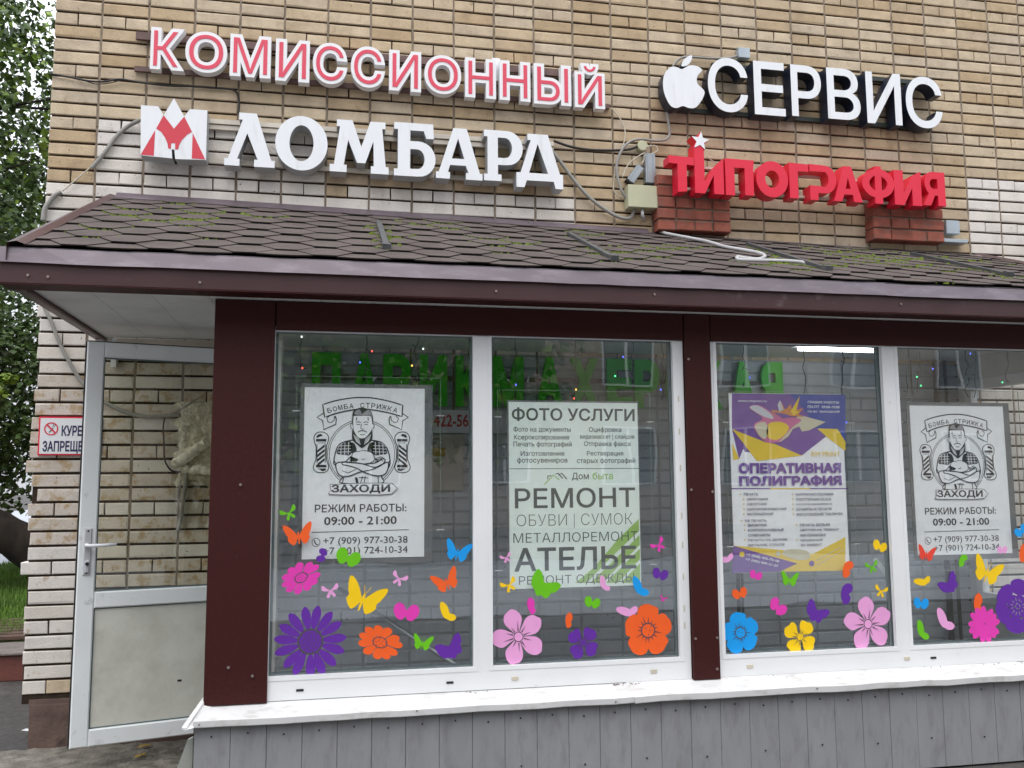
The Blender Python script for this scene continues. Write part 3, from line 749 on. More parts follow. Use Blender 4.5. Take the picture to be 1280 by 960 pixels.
# soffit boards running from the wall to the fascia
xs = .36; i = 0; pitch = .243; st = .592
bounds = [.36] + [st + pitch * k for k in range(0, 23)] + [6.0]
for a, b in zip(bounds, bounds[1:]):
    if b > 6.0: b = 6.0
    if b - a < .02: continue
    mb = MB()
    mb.box(a + .0012, b - .0012, -1.325, -.03, Z_SOF, Z_SOF + .012); part('soffit_board', mb, 'soffit', EXT)
mb = MB(); mb.box(.36, 6.0, -1.32, -.03, Z_SOF + .013, Z_SOF + .02); part('soffit_backing', mb, 'dark', EXT)
mb = MB(); mb.box(.43, 1.10, -.055, -.004, 2.145, 2.222); part('wall_batten', mb, 'railw', EXT)
mb = MB(); mb.box(.43, 1.10, -.060, -.004, 2.125, 2.142); part('wall_batten', mb, 'dark', EXT)
mb = MB(); mb.box(.40, .428, -.05, -.004, 2.06, 2.222); part('wall_trim', mb, 'pvc', EXT)

# fascia, drip edge
mb = MB(); mb.box(.285, 6.10, -1.45, -1.325, 2.225, 2.33); part('fascia', mb, 'purple', EXT)
mb = MB(); mb.box(.285, 6.10, -1.449, -1.33, 2.219, 2.2235); part('fascia_underside', mb, 'brown', EXT)
mb = MB(); mb.box(.30, .358, -1.325, -.0, 2.222, 2.33); part('side_fascia', mb, 'purple', EXT)
mb = MB(); mb.box(.352, .366, -1.325, -.01, 2.212, 2.2215); part('soffit_trim', mb, 'rail', EXT)
mb = MB(); mb.box(6.0, 6.06, -1.325, -.0, 2.222, 2.33); part('side_fascia', mb, 'purple', EXT)
for a, b in [(.275, 2.42), (2.418, 4.30), (4.298, 6.11)]:
    mb = MB(); n = 14; r = random.Random(int(a * 10)); e = .001 * (int(a * 7) % 3)
    A = []; B = []; C_ = []
    for k in range(n + 1):
        x = a + (b - a) * k / n; w = r.uniform(-.0018, .0018)
        A.append((x, -1.452 - e, 2.372 + w * .5)); B.append((x, -1.468 - e + w, 2.305 + w)); C_.append((x, -1.38, 2.384 + w * .3))
    m_ = n + 1; V = C_ + A + B; th = [(x, y + .003, z - .001) for x, y, z in V]; N_ = len(V)
    fs = [(g * m_ + k, (g + 1) * m_ + k, (g + 1) * m_ + k + 1, g * m_ + k + 1) for g in range(2) for k in range(n)]
    mb.add(V + th, fs + [tuple(q + N_ for q in reversed(f)) for f in fs] + [(2 * m_ + k, 2 * m_ + k + N_, 2 * m_ + k + 1 + N_, 2 * m_ + k + 1) for k in range(n)] + [(0, N_, m_ + N_, m_), (m_, m_ + N_, 2 * m_ + N_, 2 * m_)])
    part('drip_edge', mb, 'drip', EXT)
for px, py in [(35, 344), (250, 353), (620, 364), (818, 368), (1126, 380), (60, 372 - 26)]:
    p = PY(px, py, -1.452); mb = MB(); mb.disc((p.x, -1.4515, min(max(p.z, 2.24), 2.29)), .006, 8, .004); part('screw', mb, 'screw', EXT)

# roof: deck, shingles, flashings
L_S = 1.604
def roof(x, s, h=0):
    "s metres down the slope from the wall, h above it"
    zt = 3.045 - .0168 * (x - .38); f = s / L_S
    y = -.0 - 1.456 * f; z = zt + (2.374 - zt) * f
    sl_ = math.atan2(zt - 2.374, 1.456)
    return (x, y - h * sin(sl_), z + h * cos(sl_))
RF = MB()
V = [roof(.33, 0, -.004), roof(6.06, 0, -.004), roof(6.06, L_S, -.004), roof(.31, L_S, -.004)]
V2 = [roof(.33, 0, -.03), roof(6.06, 0, -.03), roof(6.06, L_S, -.03), roof(.31, L_S, -.03)]
RF.hexa(V2[::-1], V[::-1]); ROOF = part('roof', RF, 'dark', EXT)
RW, RH = .34, .1134
shing = MB
cnt = 0; small = MB()
for r_ in range(-1, 15):
    sb = 1.587 - RH * r_                      # bottom edge of the tab
    for c in range(-1, 19):
        xc = 2.26 + RW * (c - 6) + (RW / 2 if r_ % 2 else 0)
        sh = .019 * sin(c * 1.7 + r_)
        q = .355 * RW
        wv = lambda: rnd.uniform(-.004, .004)
        pts = [(-.145 * RW + wv(), 0 + wv()), (.145 * RW + wv(), 0 + wv()), (q, -RH * .98 + wv()), (q, -RH * 1.9), (-q, -RH * 1.9), (-q, -RH * .98 + wv())]
        P_ = [(min(max(xc + a, .372), 6.0), max(.012, min(sb + b, L_S + .004))) for a, b in pts]
        if max(p[0] for p in P_) - min(p[0] for p in P_) < .05 or max(p[1] for p in P_) - min(p[1] for p in P_) < .02: continue
        e = rnd.uniform(0, .003)
        hh = lambda s_: .0085 + e - .008 * (sb - s_) / (RH * 1.9)
        mb = MB(); n = 6
        vs = [roof(x, s_, hh(s_) + .0055) for x, s_ in P_] + [roof(x, s_, hh(s_)) for x, s_ in P_]
        fs = [(0, 1, 2, 3, 4, 5), (11, 10, 9, 8, 7, 6)] + [(k, k + 6, (k + 1) % 6 + 6, (k + 1) % 6) for k in range(6)]
        mb.add(vs, [tuple(reversed(f)) for f in fs] if False else fs); cnt += 1
        mb.m = [0, 0] + [1] * 6; part('shingle', mb, ['shingle', 'bitedge'], ROOF)
print('shingles', cnt)
# moss along the joints
mb = MB(); r = random.Random(77)
def tuft(x, s_, sz):
    for k in range(3):
        a = r.uniform(0, 6.28); dx, ds = cos(a) * sz * .6, sin(a) * sz * .6; z = sz * r.uniform(.5, 1.0)
        b = [roof(x + dx + sz * cos(q), s_ + ds + sz * .7 * sin(q), .004) for q in (0, 1.57, 3.14, 4.71)]
        mb.add(b + [roof(x + dx, s_ + ds, .008 + z)], [(0, 4, 1), (1, 4, 2), (2, 4, 3), (3, 4, 0)])
def joint(xc, sb, n, dens, sz=.008):
    for i in range(n):
        if r.random() > dens: continue
        u = r.uniform(-.36, .36) * RW
        s_ = sb if abs(u) < .145 * RW else sb - (abs(u) - .145 * RW) / (.22 * RW) * RH
        tuft(xc + u, s_ + .004 + abs(r.gauss(0, .003)), sz * r.uniform(.4, 1.2))
patches = [(.62, .3, .3), (.75, .7, .3), (1.0, .55, .22), (.5, .9, .3), (1.3, .45, .15), (1.86, .9, .16), (2.6, .9, .25), (2.95, .95, .22), (3.5, .8, .3), (3.9, 1.1, .3), (4.2, 1.1, .3), (4.6, .6, .35), (5.1, .5, .4), (5.5, .5, .4), (5.7, .9, .3), (4.9, .9, .3), (3.2, .3, .2), (2.2, .4, .25)]
for r_ in range(0, 15):
    sb = 1.587 - RH * r_
    for c in range(-1, 19):
        xc = 2.26 + RW * (c - 6) + (RW / 2 if r_ % 2 else 0)
        if not .45 < xc < 5.9 or sb < .08: continue
        w = sum(math.exp(-((xc - a) ** 2 + (sb - b) ** 2) / (2 * (s_ * .6) ** 2)) for a, b, s_ in patches)
        if r.random() < .08 + w * .45: joint(xc, sb, 60, min(1, .3 + w * .4), .006 + .005 * min(1, w))
for bx in (1.86, 2.97, 4.12, 5.29):
    for i in range(90): tuft(bx + r.gauss(0, .045), r.uniform(.45, 1.35), r.uniform(.006, .013))
part('moss', mb, 'moss', ROOF, kind='stuff')
# flashing at the wall, verge strips
mb = MB(); r = random.Random(2)
for a, b in [(.385, 2.0), (1.995, 3.6)]:
    n = 10
    for k in range(n):
        x0 = a + (b - a) * k / n; x1 = a + (b - a) * (k + 1) / n
        p = [roof(x0, .055, .014), roof(x1, .055, .014)]; q0 = roof(x0, 0, 0); q1 = roof(x1, 0, 0)
        wv = r.uniform(-.002, .002)
        mb.add([p[0], p[1], (x1, -.006, q1[2] + .035), (x0, -.006, q0[2] + .035), (x1, .004, q1[2] + .035), (x0, .004, q0[2] + .035), (p[0][0], p[0][1] + .004, p[0][2] - .01), (p[1][0], p[1][1] + .004, p[1][2] - .01)],
               [(0, 1, 2, 3), (3, 2, 4, 5), (6, 7, 1, 0)])
part('wall_flashing', mb, 'drip', ROOF)
mb = MB()
for a, b in [(3.6, 6.0)]:
    p = [roof(a, .03, .010), roof(b, .03, .010)]; q0 = roof(a, 0, 0); q1 = roof(b, 0, 0)
    mb.add([p[0], p[1], (b, -.004, q1[2] + .012), (a, -.004, q0[2] + .012), (a, .004, q0[2] + .012), (b, .004, q1[2] + .012)], [(0, 1, 2, 3), (3, 2, 5, 4)])
part('mortar_fillet', mb, 'kerbtop', ROOF)
for sgn, xo, xi in ((1, .315, .385), (-1, 6.06, 5.99)):
    mb = MB(); w0, w1 = (xo, xi)
    s0, s1 = -.0, L_S + .012
    def vx(x, s_): return x + (.06 * (1 - s_ / L_S) if sgn > 0 and x < .35 else 0)
    A = [roof(vx(w0, s_), s_, .018) for s_ in (s0, s1)]; B = [roof(w0 + .5 * (w1 - w0) + (.03 if sgn > 0 else 0) * 0, s_, .026) for s_ in (s0, s1)]; C_ = [roof(w1, s_, .013) for s_ in (s0, s1)]
    D = [(p[0], p[1], p[2] - .075) for p in A]
    mb.add(A + B + C_ + D, [(0, 1, 3, 2), (2, 3, 5, 4), (6, 7, 1, 0)])
    part('verge_strip', mb, 'purple', ROOF)
mb = MB()
for px, py in [(162, 248), (288, 257), (474, 269), (660, 280)]:
    p = PY(px, py, -.02); mb.disc((p.x, -.03, p.z), .006, 6)
part('nail', mb, 'dark', ROOF)
# loose metal angle bars lying up the slope
for i, (x, s0, s1, lb) in enumerate([(1.86, .45, 1.33, 'first from the left, in a patch of moss'), (2.97, .43, 1.35, 'second from the left, below the cream box'), (4.12, .38, 1.36, 'third from the left, crossed by the grey conduit'), (5.29, .33, 1.24, 'last one, nearest the far roof end')]):
    t = thing('roof_bar', 'grey metal bar up the roof slope, ' + lb, 'metal bar', roof(x, s0, .01), 'metal bars on the shingle roof')
    w = .014; mb = MB()
    def q(xx, s_, h): return roof(xx, s_, h)
    mb.hexa([q(x - w, s1, .012), q(x + w, s1, .012), q(x + w, s0, .012), q(x - w, s0, .012)], [q(x - w, s1, .030), q(x + w, s1, .030), q(x + w, s0, .030), q(x - w, s0, .030)])
    part('bar', mb, 'bar', t)
    mb = MB(); mb.hexa([q(x - .022, s1 + .01, .011), q(x + .022, s1 + .01, .011), q(x + .022, s1 - .03, .011), q(x - .022, s1 - .03, .011)], [q(x - .02, s1 + .01, .038), q(x + .02, s1 + .01, .038), q(x + .02, s1 - .03, .038), q(x - .02, s1 - .03, .038)])
    part('clip', mb, 'bar', t)

# side walls, interior shell
mb = MB(); mb.box(1.12, 1.16, -1.148, -1.08, .16, 2.228); mb.box(1.12, 1.16, -.26, -.005, .16, 2.228); mb.box(1.12, 1.16, -1.08, -.26, 2.12, 2.228); part('door_frame', mb, 'pvc', EXT)
mb = MB(); mb.box(1.36, 1.386, -1.148, -.98, .5, 2.2); part('reveal', mb, 'soffit', EXT)
# far end wall with its window
mb = MB()
mb.box(5.80, 5.855, -1.148, -.01, .0, .60); mb.box(5.80, 5.855, -1.148, -.01, 2.06, 2.228); mb.box(5.80, 5.855, -1.148, -1.09, .602, 2.058); mb.box(5.80, 5.855, -.075, -.01, .602, 2.058)
part('end_wall', mb, 'ceiling', EXT)
mb = MB()
for y0, y1, z0, z1 in [(-1.088, -.077, .602, .67), (-1.088, -.077, 1.99, 2.058), (-1.088, -1.03, .672, 1.988), (-.135, -.077, .672, 1.988)]: mb.box(5.795, 5.845, y0, y1, z0, z1)
w = part('window', mb, 'pvc', EXT, 'small end window'); mb = MB(); mb.box(5.815, 5.819, -1.03, -.135, .67, 1.99); part('pane', mb, 'glass', w)
mb = MB(); mb.box(1.17, 5.79, -1.14, -.012, 2.205, 2.224); part('ceiling', mb, 'ceiling', EXT)
mb = MB(); mb.box(1.17, 5.79, -1.14, -.012, .10, .16); part('floor', mb, 'floor', EXT)
mb = MB(); mb.box(1.38, 5.79, -1.148, -1.02, .515, .53); part('inner_sill', mb, 'ceiling', EXT)

# ================================================================== DOOR LEAF (open, standing in front of the wall)
DH = Vector((1.125, -.30)); DL = Vector((.389, -.50)); dv = (DH - DL); DW = dv.length; du = dv.normalized(); dn = Vector((du.y, -du.x))
DOOR = thing('door', 'white plastic door with glass above a stained cream panel, standing open against the brick wall', 'door', (DL.x, DL.y, .12))
def dpx(px, py):
    "measure on the door plane: distance from the free edge, height"
    d = ray(px, py); n = Vector((dn.x, dn.y, 0)); P0 = Vector((DL.x, DL.y, 0)); tt = (P0 - CAM).dot(n) / d.dot(n); p = CAM + d * tt
    return (Vector((p.x, p.y)) - DL).dot(du), p.z
def dbox(mb, u0, u1, z0, z1, h0, h1, b=0):
    "h: metres out of the door plane, towards the street"
    def V_(u, h, z): q = DL + du * u + dn * h; return (q.x, q.y, z)
    if b:
        vs = [V_(u0, h1 - b, z0), V_(u1, h1 - b, z0), V_(u1, h1 - b, z1), V_(u0, h1 - b, z1), V_(u0 + b, h1, z0 + b), V_(u1 - b, h1, z0 + b), V_(u1 - b, h1, z1 - b), V_(u0 + b, h1, z1 - b), V_(u0, h0, z0), V_(u1, h0, z0), V_(u1, h0, z1), V_(u0, h0, z1)]
        mb.add(vs, [(4, 5, 6, 7), (0, 1, 5, 4), (1, 2, 6, 5), (2, 3, 7, 6), (3, 0, 4, 7), (0, 8, 9, 1), (1, 9, 10, 2), (2, 10, 11, 3), (3, 11, 8, 0), (8, 11, 10, 9)])
    else:
        mb.hexa([V_(u0, h0, z0), V_(u0, h1, z0), V_(u1, h1, z0), V_(u1, h0, z0)], [V_(u0, h0, z1), V_(u0, h1, z1), V_(u1, h1, z1), V_(u1, h0, z1)])
zb_, zt_ = dpx(86, 941)[1], dpx(107, 431)[1]
zm1, zm0 = dpx(112, 739.5)[1], dpx(112, 760)[1]
zt_ = (zt_ + dpx(266, 433)[1]) / 2; zb_ = (zb_ + dpx(236, 905)[1]) / 2 - .012
S = .082
for nm, u0, u1, z0, z1 in [('stile', 0, S, zb_, zt_), ('stile', DW - S, DW, zb_, zt_), ('rail', S + .0008, DW - S - .0008, zt_ - .078, zt_), ('rail', S + .0008, DW - S - .0008, zm0, zm1), ('rail', S + .0008, DW - S - .0008, zb_, zb_ + .082)]:
    mb = MB(); dbox(mb, u0, u1, z0, z1, -.03, .03, .006); part('door_' + nm, mb, 'doorpvc', DOOR)
mb = MB(); dbox(mb, -.007, -.001, zb_, zt_, -.03, .012); dbox(mb, 0, DW, zt_ + .001, zt_ + .007, -.03, .012); part('seal', mb, 'dark', DOOR)
mb = MB(); dbox(mb, S - .005, DW - S + .005, zb_ + .08, zm0 + .002, -.012, .012); LP = part('lower_panel', mb, 'doorpanel', DOOR)
mb = MB(); dbox(mb, S - .005, DW - S + .005, zm1 - .002, zt_ - .07, -.002, .003); part('pane', mb, 'doorglass', DOOR)
mb = MB()
for a in ((S, S + .006), (DW - S - .006, DW - S)): dbox(mb, a[0], a[1], zm1, zt_ - .078, .003, .016); dbox(mb, a[0], a[1], zb_ + .082, zm0, .012, .016)
for z in (zm1, zt_ - .084, zb_ + .082, zm0 - .006): dbox(mb, S, DW - S, z, z + .006, .003 if z > zm0 + .01 or z == zm1 else .012, .0155)
part('gasket', mb, 'spacer', DOOR)
# chips in the panel
mb = MB(); u, z = dpx(162, 912); dbox(mb, u - .012, u + .012, z - .01, z + .012, .010, .0135); u, z = dpx(224, 850); dbox(mb, u - .01, u + .01, z - .005, z + .005, .010, .0135)
part('chip', mb, 'dark', LP)
# handle
def D3(u, z, h): q = DL + du * u + dn * h; return (q.x, q.y, z)
u0, z1 = dpx(107, 660); u1, z0 = dpx(107, 718); uc = S * .52
mb = MB(); dbox(mb, uc - .017, uc + .017, z0, z1, .028, .040, .004); dbox(mb, uc - .010, uc + .010, z0 + .012, z0 + .07, .038, .052, .004)
hd = part('handle_plate', mb, 'steel', DOOR)
hz = dpx(107, 681)[1]
mb = MB(); mb.tube([D3(uc - .004, hz, .036), D3(uc - .004, hz, .085), D3(uc + .012, hz, .093), D3(uc + .07, hz, .092), D3(uc + .13, hz + .003, .088)], .0095, 8, taper=[1.3, 1, 1, .95, .9])
part('lever', mb, 'lwhite', hd, smooth=True)
mb = MB(); mb.tube([D3(uc, z0 + .055, .05), D3(uc, z0 + .055, .058)], .009, 8); mb.tube([D3(uc, z1 - .014, .038), D3(uc, z1 - .014, .042)], .005, 6); mb.tube([D3(uc, z0 + .01, .038), D3(uc, z0 + .01, .042)], .005, 6)
part('keyhole', mb, 'dark', hd)

# things on the wall seen through the door glass
def wall_cable(name, pts, r, m, label, cat='cable', Y=-.02, n=6, group=None, zoff=None):
    P_ = [tuple(PY(p[0], p[1], p[2] if len(p) > 2 else Y)) for p in pts]
    mb = MB(); mb.tube(smooth_path(P_, n), r, 6)
    return single(name, mb, m, label, cat, group, smooth=True)
t = thing('foam_patch', 'rough beige expanded foam patch filling a hole in the bricks behind the door glass', 'foam patch', tuple(PY(245, 600, 0)))
r = random.Random(12); mb = MB(); n = 22
A = PY(222, 502, -.01); B = PY(300, 604, -.01)
for j in range(n + 1):
    for i in range(n + 1):
        e = min(i, j, n - j); x = A.x + (B.x - A.x) * i / n; z = A.z + (B.z - A.z) * j / n
        if i == 0: x += r.uniform(-.05, .05)
        if j == n: z += r.uniform(-.04, .03)
        mb.v.append((x + r.uniform(-.004, .004), -.008 - .02 * min(1, e / 2) + r.uniform(-.008, .008), z + r.uniform(-.004, .004)))
for j in range(n):
    for i in range(n):
        a = j * (n + 1) + i; mb.f.append((a, a + n + 1, a + n + 2, a + 1)); mb.m.append(0)
part('foam_slab', mb, 'foam', t, smooth=True)
mb = MB(); bl = smooth_path([tuple(PY(*q, -.05)) for q in [(218, 580), (224, 576), (234, 571), (244, 562), (252, 558), (258, 554)]], 5)
bl = [(a + r.uniform(-.006, .006), b + r.uniform(-.006, .006), c + r.uniform(-.006, .006)) for a, b, c in bl]
mb.tube(bl, .026, 8, taper=[.8 + .5 * r.random() for _ in bl]); bl = smooth_path([tuple(PY(*q, -.05)) for q in [(230, 584), (238, 588), (248, 586), (256, 588), (264, 590)]], 4)
mb.tube(bl, .022, 8, taper=[.7 + .6 * r.random() for _ in bl]); part('foam_bead', mb, 'foamlight', t, smooth=True)
mb = MB(); n = 12
for j in range(n + 1):
    f = j / n
    for i in range(9):
        g = i / 8; a = PY(214 + 6 * f - 2 * sin(f * 6), 590 + 70 * f, -.05); b = PY(266, 594 + 66 * f, -.05)
        mb.v.append((a.x + (b.x - a.x) * g, -.05 + .012 * sin(g * 14 + f * 3) + .006 * sin(f * 17), a.z + (b.z - a.z) * g))
for j in range(n):
    for i in range(8):
        a = j * 9 + i; mb.f.append((a, a + 9, a + 10, a + 1)); mb.m.append(0)
part('plastic_film', mb, 'plastic', t, smooth=True)
wall_cable('cable', [(55, 383), (64, 402), (76, 432), (92, 462), (103, 478), (116, 492), (135, 505), (160, 516), (182, 521), (205, 520), (225, 519)], .0115, 'cable', 'thick grey conduit coming down from the soffit and passing behind the open door')
wall_cable('cable', [(202, 521), (218, 516), (236, 505), (254, 494)], .004, 'cable', 'thin tan wire branching up above the foam patch')
wall_cable('cable', [(206, 522), (204, 535), (205, 555), (206, 575), (214, 588), (226, 590)], .005, 'black', 'dark wire looping down left of the foam patch')
wall_cable('cable', [(244, 586), (256, 577), (268, 568)], .004, 'black', 'short black wire rising over the foam towards the post')
wall_cable('wall_conduit', [(234, 588), (232, 604), (229, 625), (226, 650), (222, 664)], .012, 'cable', 'dull vertical pipe hanging below the foam patch', 'pipe')

# no smoking sign on the wall corner, partly behind the door
NS = thing('no_smoking_sign', 'white no smoking sign with red border on the wall corner, half behind the door', 'sign', tuple(PY(100, 569, -.01)))
x0, x1, z0, z1 = pbox(48, 127, 521, 569, -.012)
mb = MB(); mb.bbox(x0, x1, -.014, -.004, z0, z1, .001); part('plate', mb, 'signred', NS)
mb = MB(); b = .008; mb.box(x0 + b, x1 - b, -.0155, -.0145, z0 + b, z1 - b); part('face', mb, 'lwhite', NS)
INKB = flat('navy_ink', (.02, .02, .09), .5); MT['navyink'] = INKB
def ptext(mb, s, xl, xr, y0, y1, Y, off=0, res=3, mi=0):
    a, b, c, d = pbox(xl, xr, y0, y1, Y); put_glyph(mb, s, a, b, c, d, Y, Y, off, res, mi)
mb = MB(); ptext(mb, 'КУРЕНИЕ', 77, 124, 532, 545, -.0165, .03); ptext(mb, 'ЗАПРЕЩЕНО', 53, 119, 551, 567, -.0165, .03); part('lettering', mb, 'navyink', NS)
c = PY(64, 536, -.0165); mb = MB(); R_ = .036
circ = lambda rr, k=28: [(c.x + rr * cos(2 * pi * i / k), c.z + rr * sin(2 * pi * i / k)) for i in range(k)]
mb.prism(circ(R_), [circ(R_ - .006)], -.0175, -.0175)
q = (R_ - .004) * .707; w = .0028
mb.prism([(c.x - q - w, c.z + q - w), (c.x - q + w, c.z + q + w), (c.x + q + w, c.z - q + w), (c.x + q - w, c.z - q - w)], [], -.018, -.018); part('ban_ring', mb, 'signred', NS)
mb = MB(); mb.prism([(c.x - .012, c.z - .018), (c.x - .008, c.z - .022), (c.x + .012, c.z + .002), (c.x + .008, c.z + .006)], [], -.0168, -.0168)
for s_ in (0, .008): mb.prism(smooth_loop([(c.x + .008 + s_, c.z + .006), (c.x + .004 + s_, c.z + .012), (c.x + .010 + s_, c.z + .018), (c.x + .006 + s_, c.z + .026), (c.x + .008 + s_, c.z + .026), (c.x + .013 + s_, c.z + .018), (c.x + .007 + s_, c.z + .012)], 3), [], -.0168, -.0168)
part('cigarette', mb, 'inkg', NS)
# ================================================================== WALL SIGNS
def rail(parent, p0, p1, Y, h, d, m, name='rail'):
    a = PY(*p0, Y); b = PY(*p1, Y); mb = MB()
    z0, z1 = a.z, b.z
    mb.hexa([(a.x, Y, z0 - h), (b.x, Y, z1 - h), (b.x, Y + d, z1 - h), (a.x, Y + d, z0 - h)], [(a.x, Y, z0), (b.x, Y, z1), (b.x, Y + d, z1), (a.x, Y + d, z0)])
    return part(name, mb, m, parent)

# --- upper left sign
Y1 = -.11
S1 = thing('letter_sign', 'long upper left sign in pale red outlined letters reading КОМИССИОННЫЙ', 'sign', tuple(PY(470, 90, 0)))
rail(S1, (170, 39), (748, 91), -.03, .045, .022, 'rail'); rail(S1, (168, 82), (762, 130), -.03, .03, .022, 'rail')
L1 = [('К', 188, 231, 35, 87.5), ('О', 231.5, 284, 39.5, 91), ('М', 287.5, 338.5, 44, 96.5), ('И', 344.5, 387, 49.5, 102), ('С', 391, 434.5, 53.5, 105), ('С', 438.5, 481.5, 58, 109.5),
      ('И', 486.5, 526.5, 63.5, 114), ('О', 530.5, 576.5, 69, 117.5), ('Н', 581.5, 620, 73, 122.5), ('Н', 624.5, 663, 76.5, 126), ('Ы', 667.5, 714, 80.5, 131), ('Й', 718.5, 756, 79.5, 135)]
for ch, a, b, y0, y1 in L1:
    x0, x1, z0, z1 = pbox(a, b, y0, y1, Y1)
    fat = .07
    bx = gbox(glyph(ch, fat, .5, 3)[0])
    mb = MB(); put_glyph(mb, ch, x0, x1, z0, z1, Y1, Y1 + .055, fat, 3, box=bx)
    o = part('letter', mb, 'pinkbody', S1)
    mb = MB(); put_glyph(mb, ch, x0, x1, z0, z1, Y1 - .003, Y1 + .001, -.004, 3, box=bx); part('letter_face', mb, 'pink', o)
x0, x1, z0, z1 = pbox(606, 634, 80, 97, -.035)
mb = MB(); mb.bbox(x0, x1, -.05, -.008, z0 + .01, z1 - .02, .004); mb.bbox(x0 + .045, x1 - .05, -.055, -.05, z0 - .03, z1 + .03, .002); part('power_supply', mb, 'lwhite', S1)

# --- lower left slab serif sign, hand drawn outlines in 0..1 boxes
def arc(cx, cy, rx, ry, a0, a1, n=14): return [(cx + rx * cos(radians(a0 + (a1 - a0) * i / n)), cy + ry * sin(radians(a0 + (a1 - a0) * i / n))) for i in range(n + 1)]
SH = {}
SH['Λ'] = ([(0, 0), (.30, 0), (.30, .13), (.25, .13), (.44, .62), (.66, .13), (.59, .13), (.59, 0), (1, 0), (1, .13), (.93, .13), (.62, 1), (.27, 1), (.27, .87), (.345, .87), (.07, .13), (0, .13)], [])
SH['О'] = (arc(.5, .5, .5, .5, 0, 360, 40)[:-1], [arc(.5, .5, .23, .33, 0, 360, 32)[:-1]])
SH['М'] = ([(0, 0), (.285, 0), (.285, .14), (.235, .14), (.305, .62), (.46, .19), (.60, .19), (.735, .62), (.745, .14), (.695, .14), (.695, 0), (1, 0), (1, .14), (.95, .14), (.885, .87), (.94, .87), (.94, 1), (.68, 1), (.53, .50), (.375, 1), (.11, 1), (.11, .87), (.165, .87), (.07, .14), (0, .14)], [])
SH['Б'] = ([(.02, 0), (.55, 0)] + arc(.60, .33, .40, .33, -90, 90, 14)[1:] + [(.40, .66), (.40, .86), (.72, .86), (.78, .72), (.96, .72), (.94, 1), (.02, 1), (.02, .87), (.11, .87), (.11, .13), (.02, .13)],
            [[(.40, .14), (.55, .14)] + arc(.57, .325, .17, .185, -90, 90, 10)[1:] + [(.40, .51)]])
SH['А'] = ([(0, 0), (.30, 0), (.30, .13), (.255, .13), (.30, .27), (.64, .27), (.70, .13), (.645, .13), (.645, 0), (1, 0), (1, .13), (.945, .13), (.66, 1), (.37, 1), (.06, .13), (0, .13)], [[(.34, .40), (.61, .40), (.475, .80)]])
SH['Р'] = ([(.02, 0), (.46, 0), (.46, .13), (.37, .13), (.37, .32), (.55, .32)] + arc(.60, .66, .40, .34, -90, 90, 14)[1:] + [(.02, 1), (.02, .87), (.11, .87), (.11, .13), (.02, .13)],
            [[(.37, .46), (.53, .46)] + arc(.55, .66, .18, .20, -90, 90, 10)[1:] + [(.37, .86)]])
SH['Д'] = ([(0, 0), (.17, 0), (.22, .13), (.80, .13), (.84, 0), (1, 0), (1, .27), (.935, .27), (.68, 1), (.24, 1), (.24, .88), (.31, .88), (.09, .27), (0, .27)], [[(.27, .27), (.68, .27), (.46, .82)]])
Y2 = -.135
S2 = thing('letter_sign', 'lower left sign in bold white slab serif letters reading ЛОМБАРД', 'sign', tuple(PY(490, 190, 0)))
rail(S2, (246, 147), (692, 177), -.035, .028, .02, 'railw'); rail(S2, (246, 154.5), (692, 184.5), -.0275, .026, .0195, 'railw')
rail(S2, (262, 198), (700, 228), -.035, .026, .02, 'railw')
for ch, a, b, y0, y1 in [('Λ', 281, 344, 141.5, 208), ('О', 344, 409.5, 145, 213), ('М', 412.5, 486, 151, 216), ('Б', 491.5, 544.5, 154, 220.5), ('А', 545, 603, 160.5, 224), ('Р', 604, 653.5, 163.5, 226.5), ('Д', 645.5, 703.5, 168, 235)]:
    x0, x1, z0, z1 = pbox(a, b, y0, y1, Y2); o, hs = SH[ch]
    T_ = lambda l: [(x0 + (x1 - x0) * p[0], z0 + (z1 - z0) * p[1]) for p in l]
    mb = MB(); mb.prism(T_(o), [T_(h) for h in hs], Y2, Y2 + .10, 0, 1); part('letter', mb, ['lwhite', 'lside'], S2)

# --- M shaped logo box
Y3 = -.135
def z6(l, Y=Y3): return [(lambda p: (p.x, p.z))(PY(170 + x / 8.533, 110 + y / 8.533, Y)) for x, y in l]
S3 = thing('logo_box', 'white light box with red M shaped emblem, left of the slab serif letters', 'sign', tuple(PY(218, 205, 0)))
mb = MB(); mb.prism(z6([(52, 183), (238, 195), (295, 290), (405, 108), (515, 305), (575, 225), (760, 238), (745, 768), (418, 757), (410, 655), (380, 655), (385, 750), (48, 718)]), [], Y3, Y3 + .10, 0, 1); part('box', mb, ['lwhite', 'lside'], S3)
mb = MB(); e = Y3 - .0015
mb.prism(z6([(50, 712), (205, 450), (190, 722)]), [], e, e); mb.prism(z6([(605, 480), (738, 762), (595, 752)]), [], e, e)
mb.prism(z6([(295, 290), (405, 435), (515, 305), (598, 468), (545, 500), (490, 555), (460, 610), (450, 655), (418, 655), (418, 590), (377, 590), (372, 650), (345, 645), (335, 590), (310, 530), (270, 470), (215, 433)]), [], e, e)
part('emblem', mb, 'logored', S3)

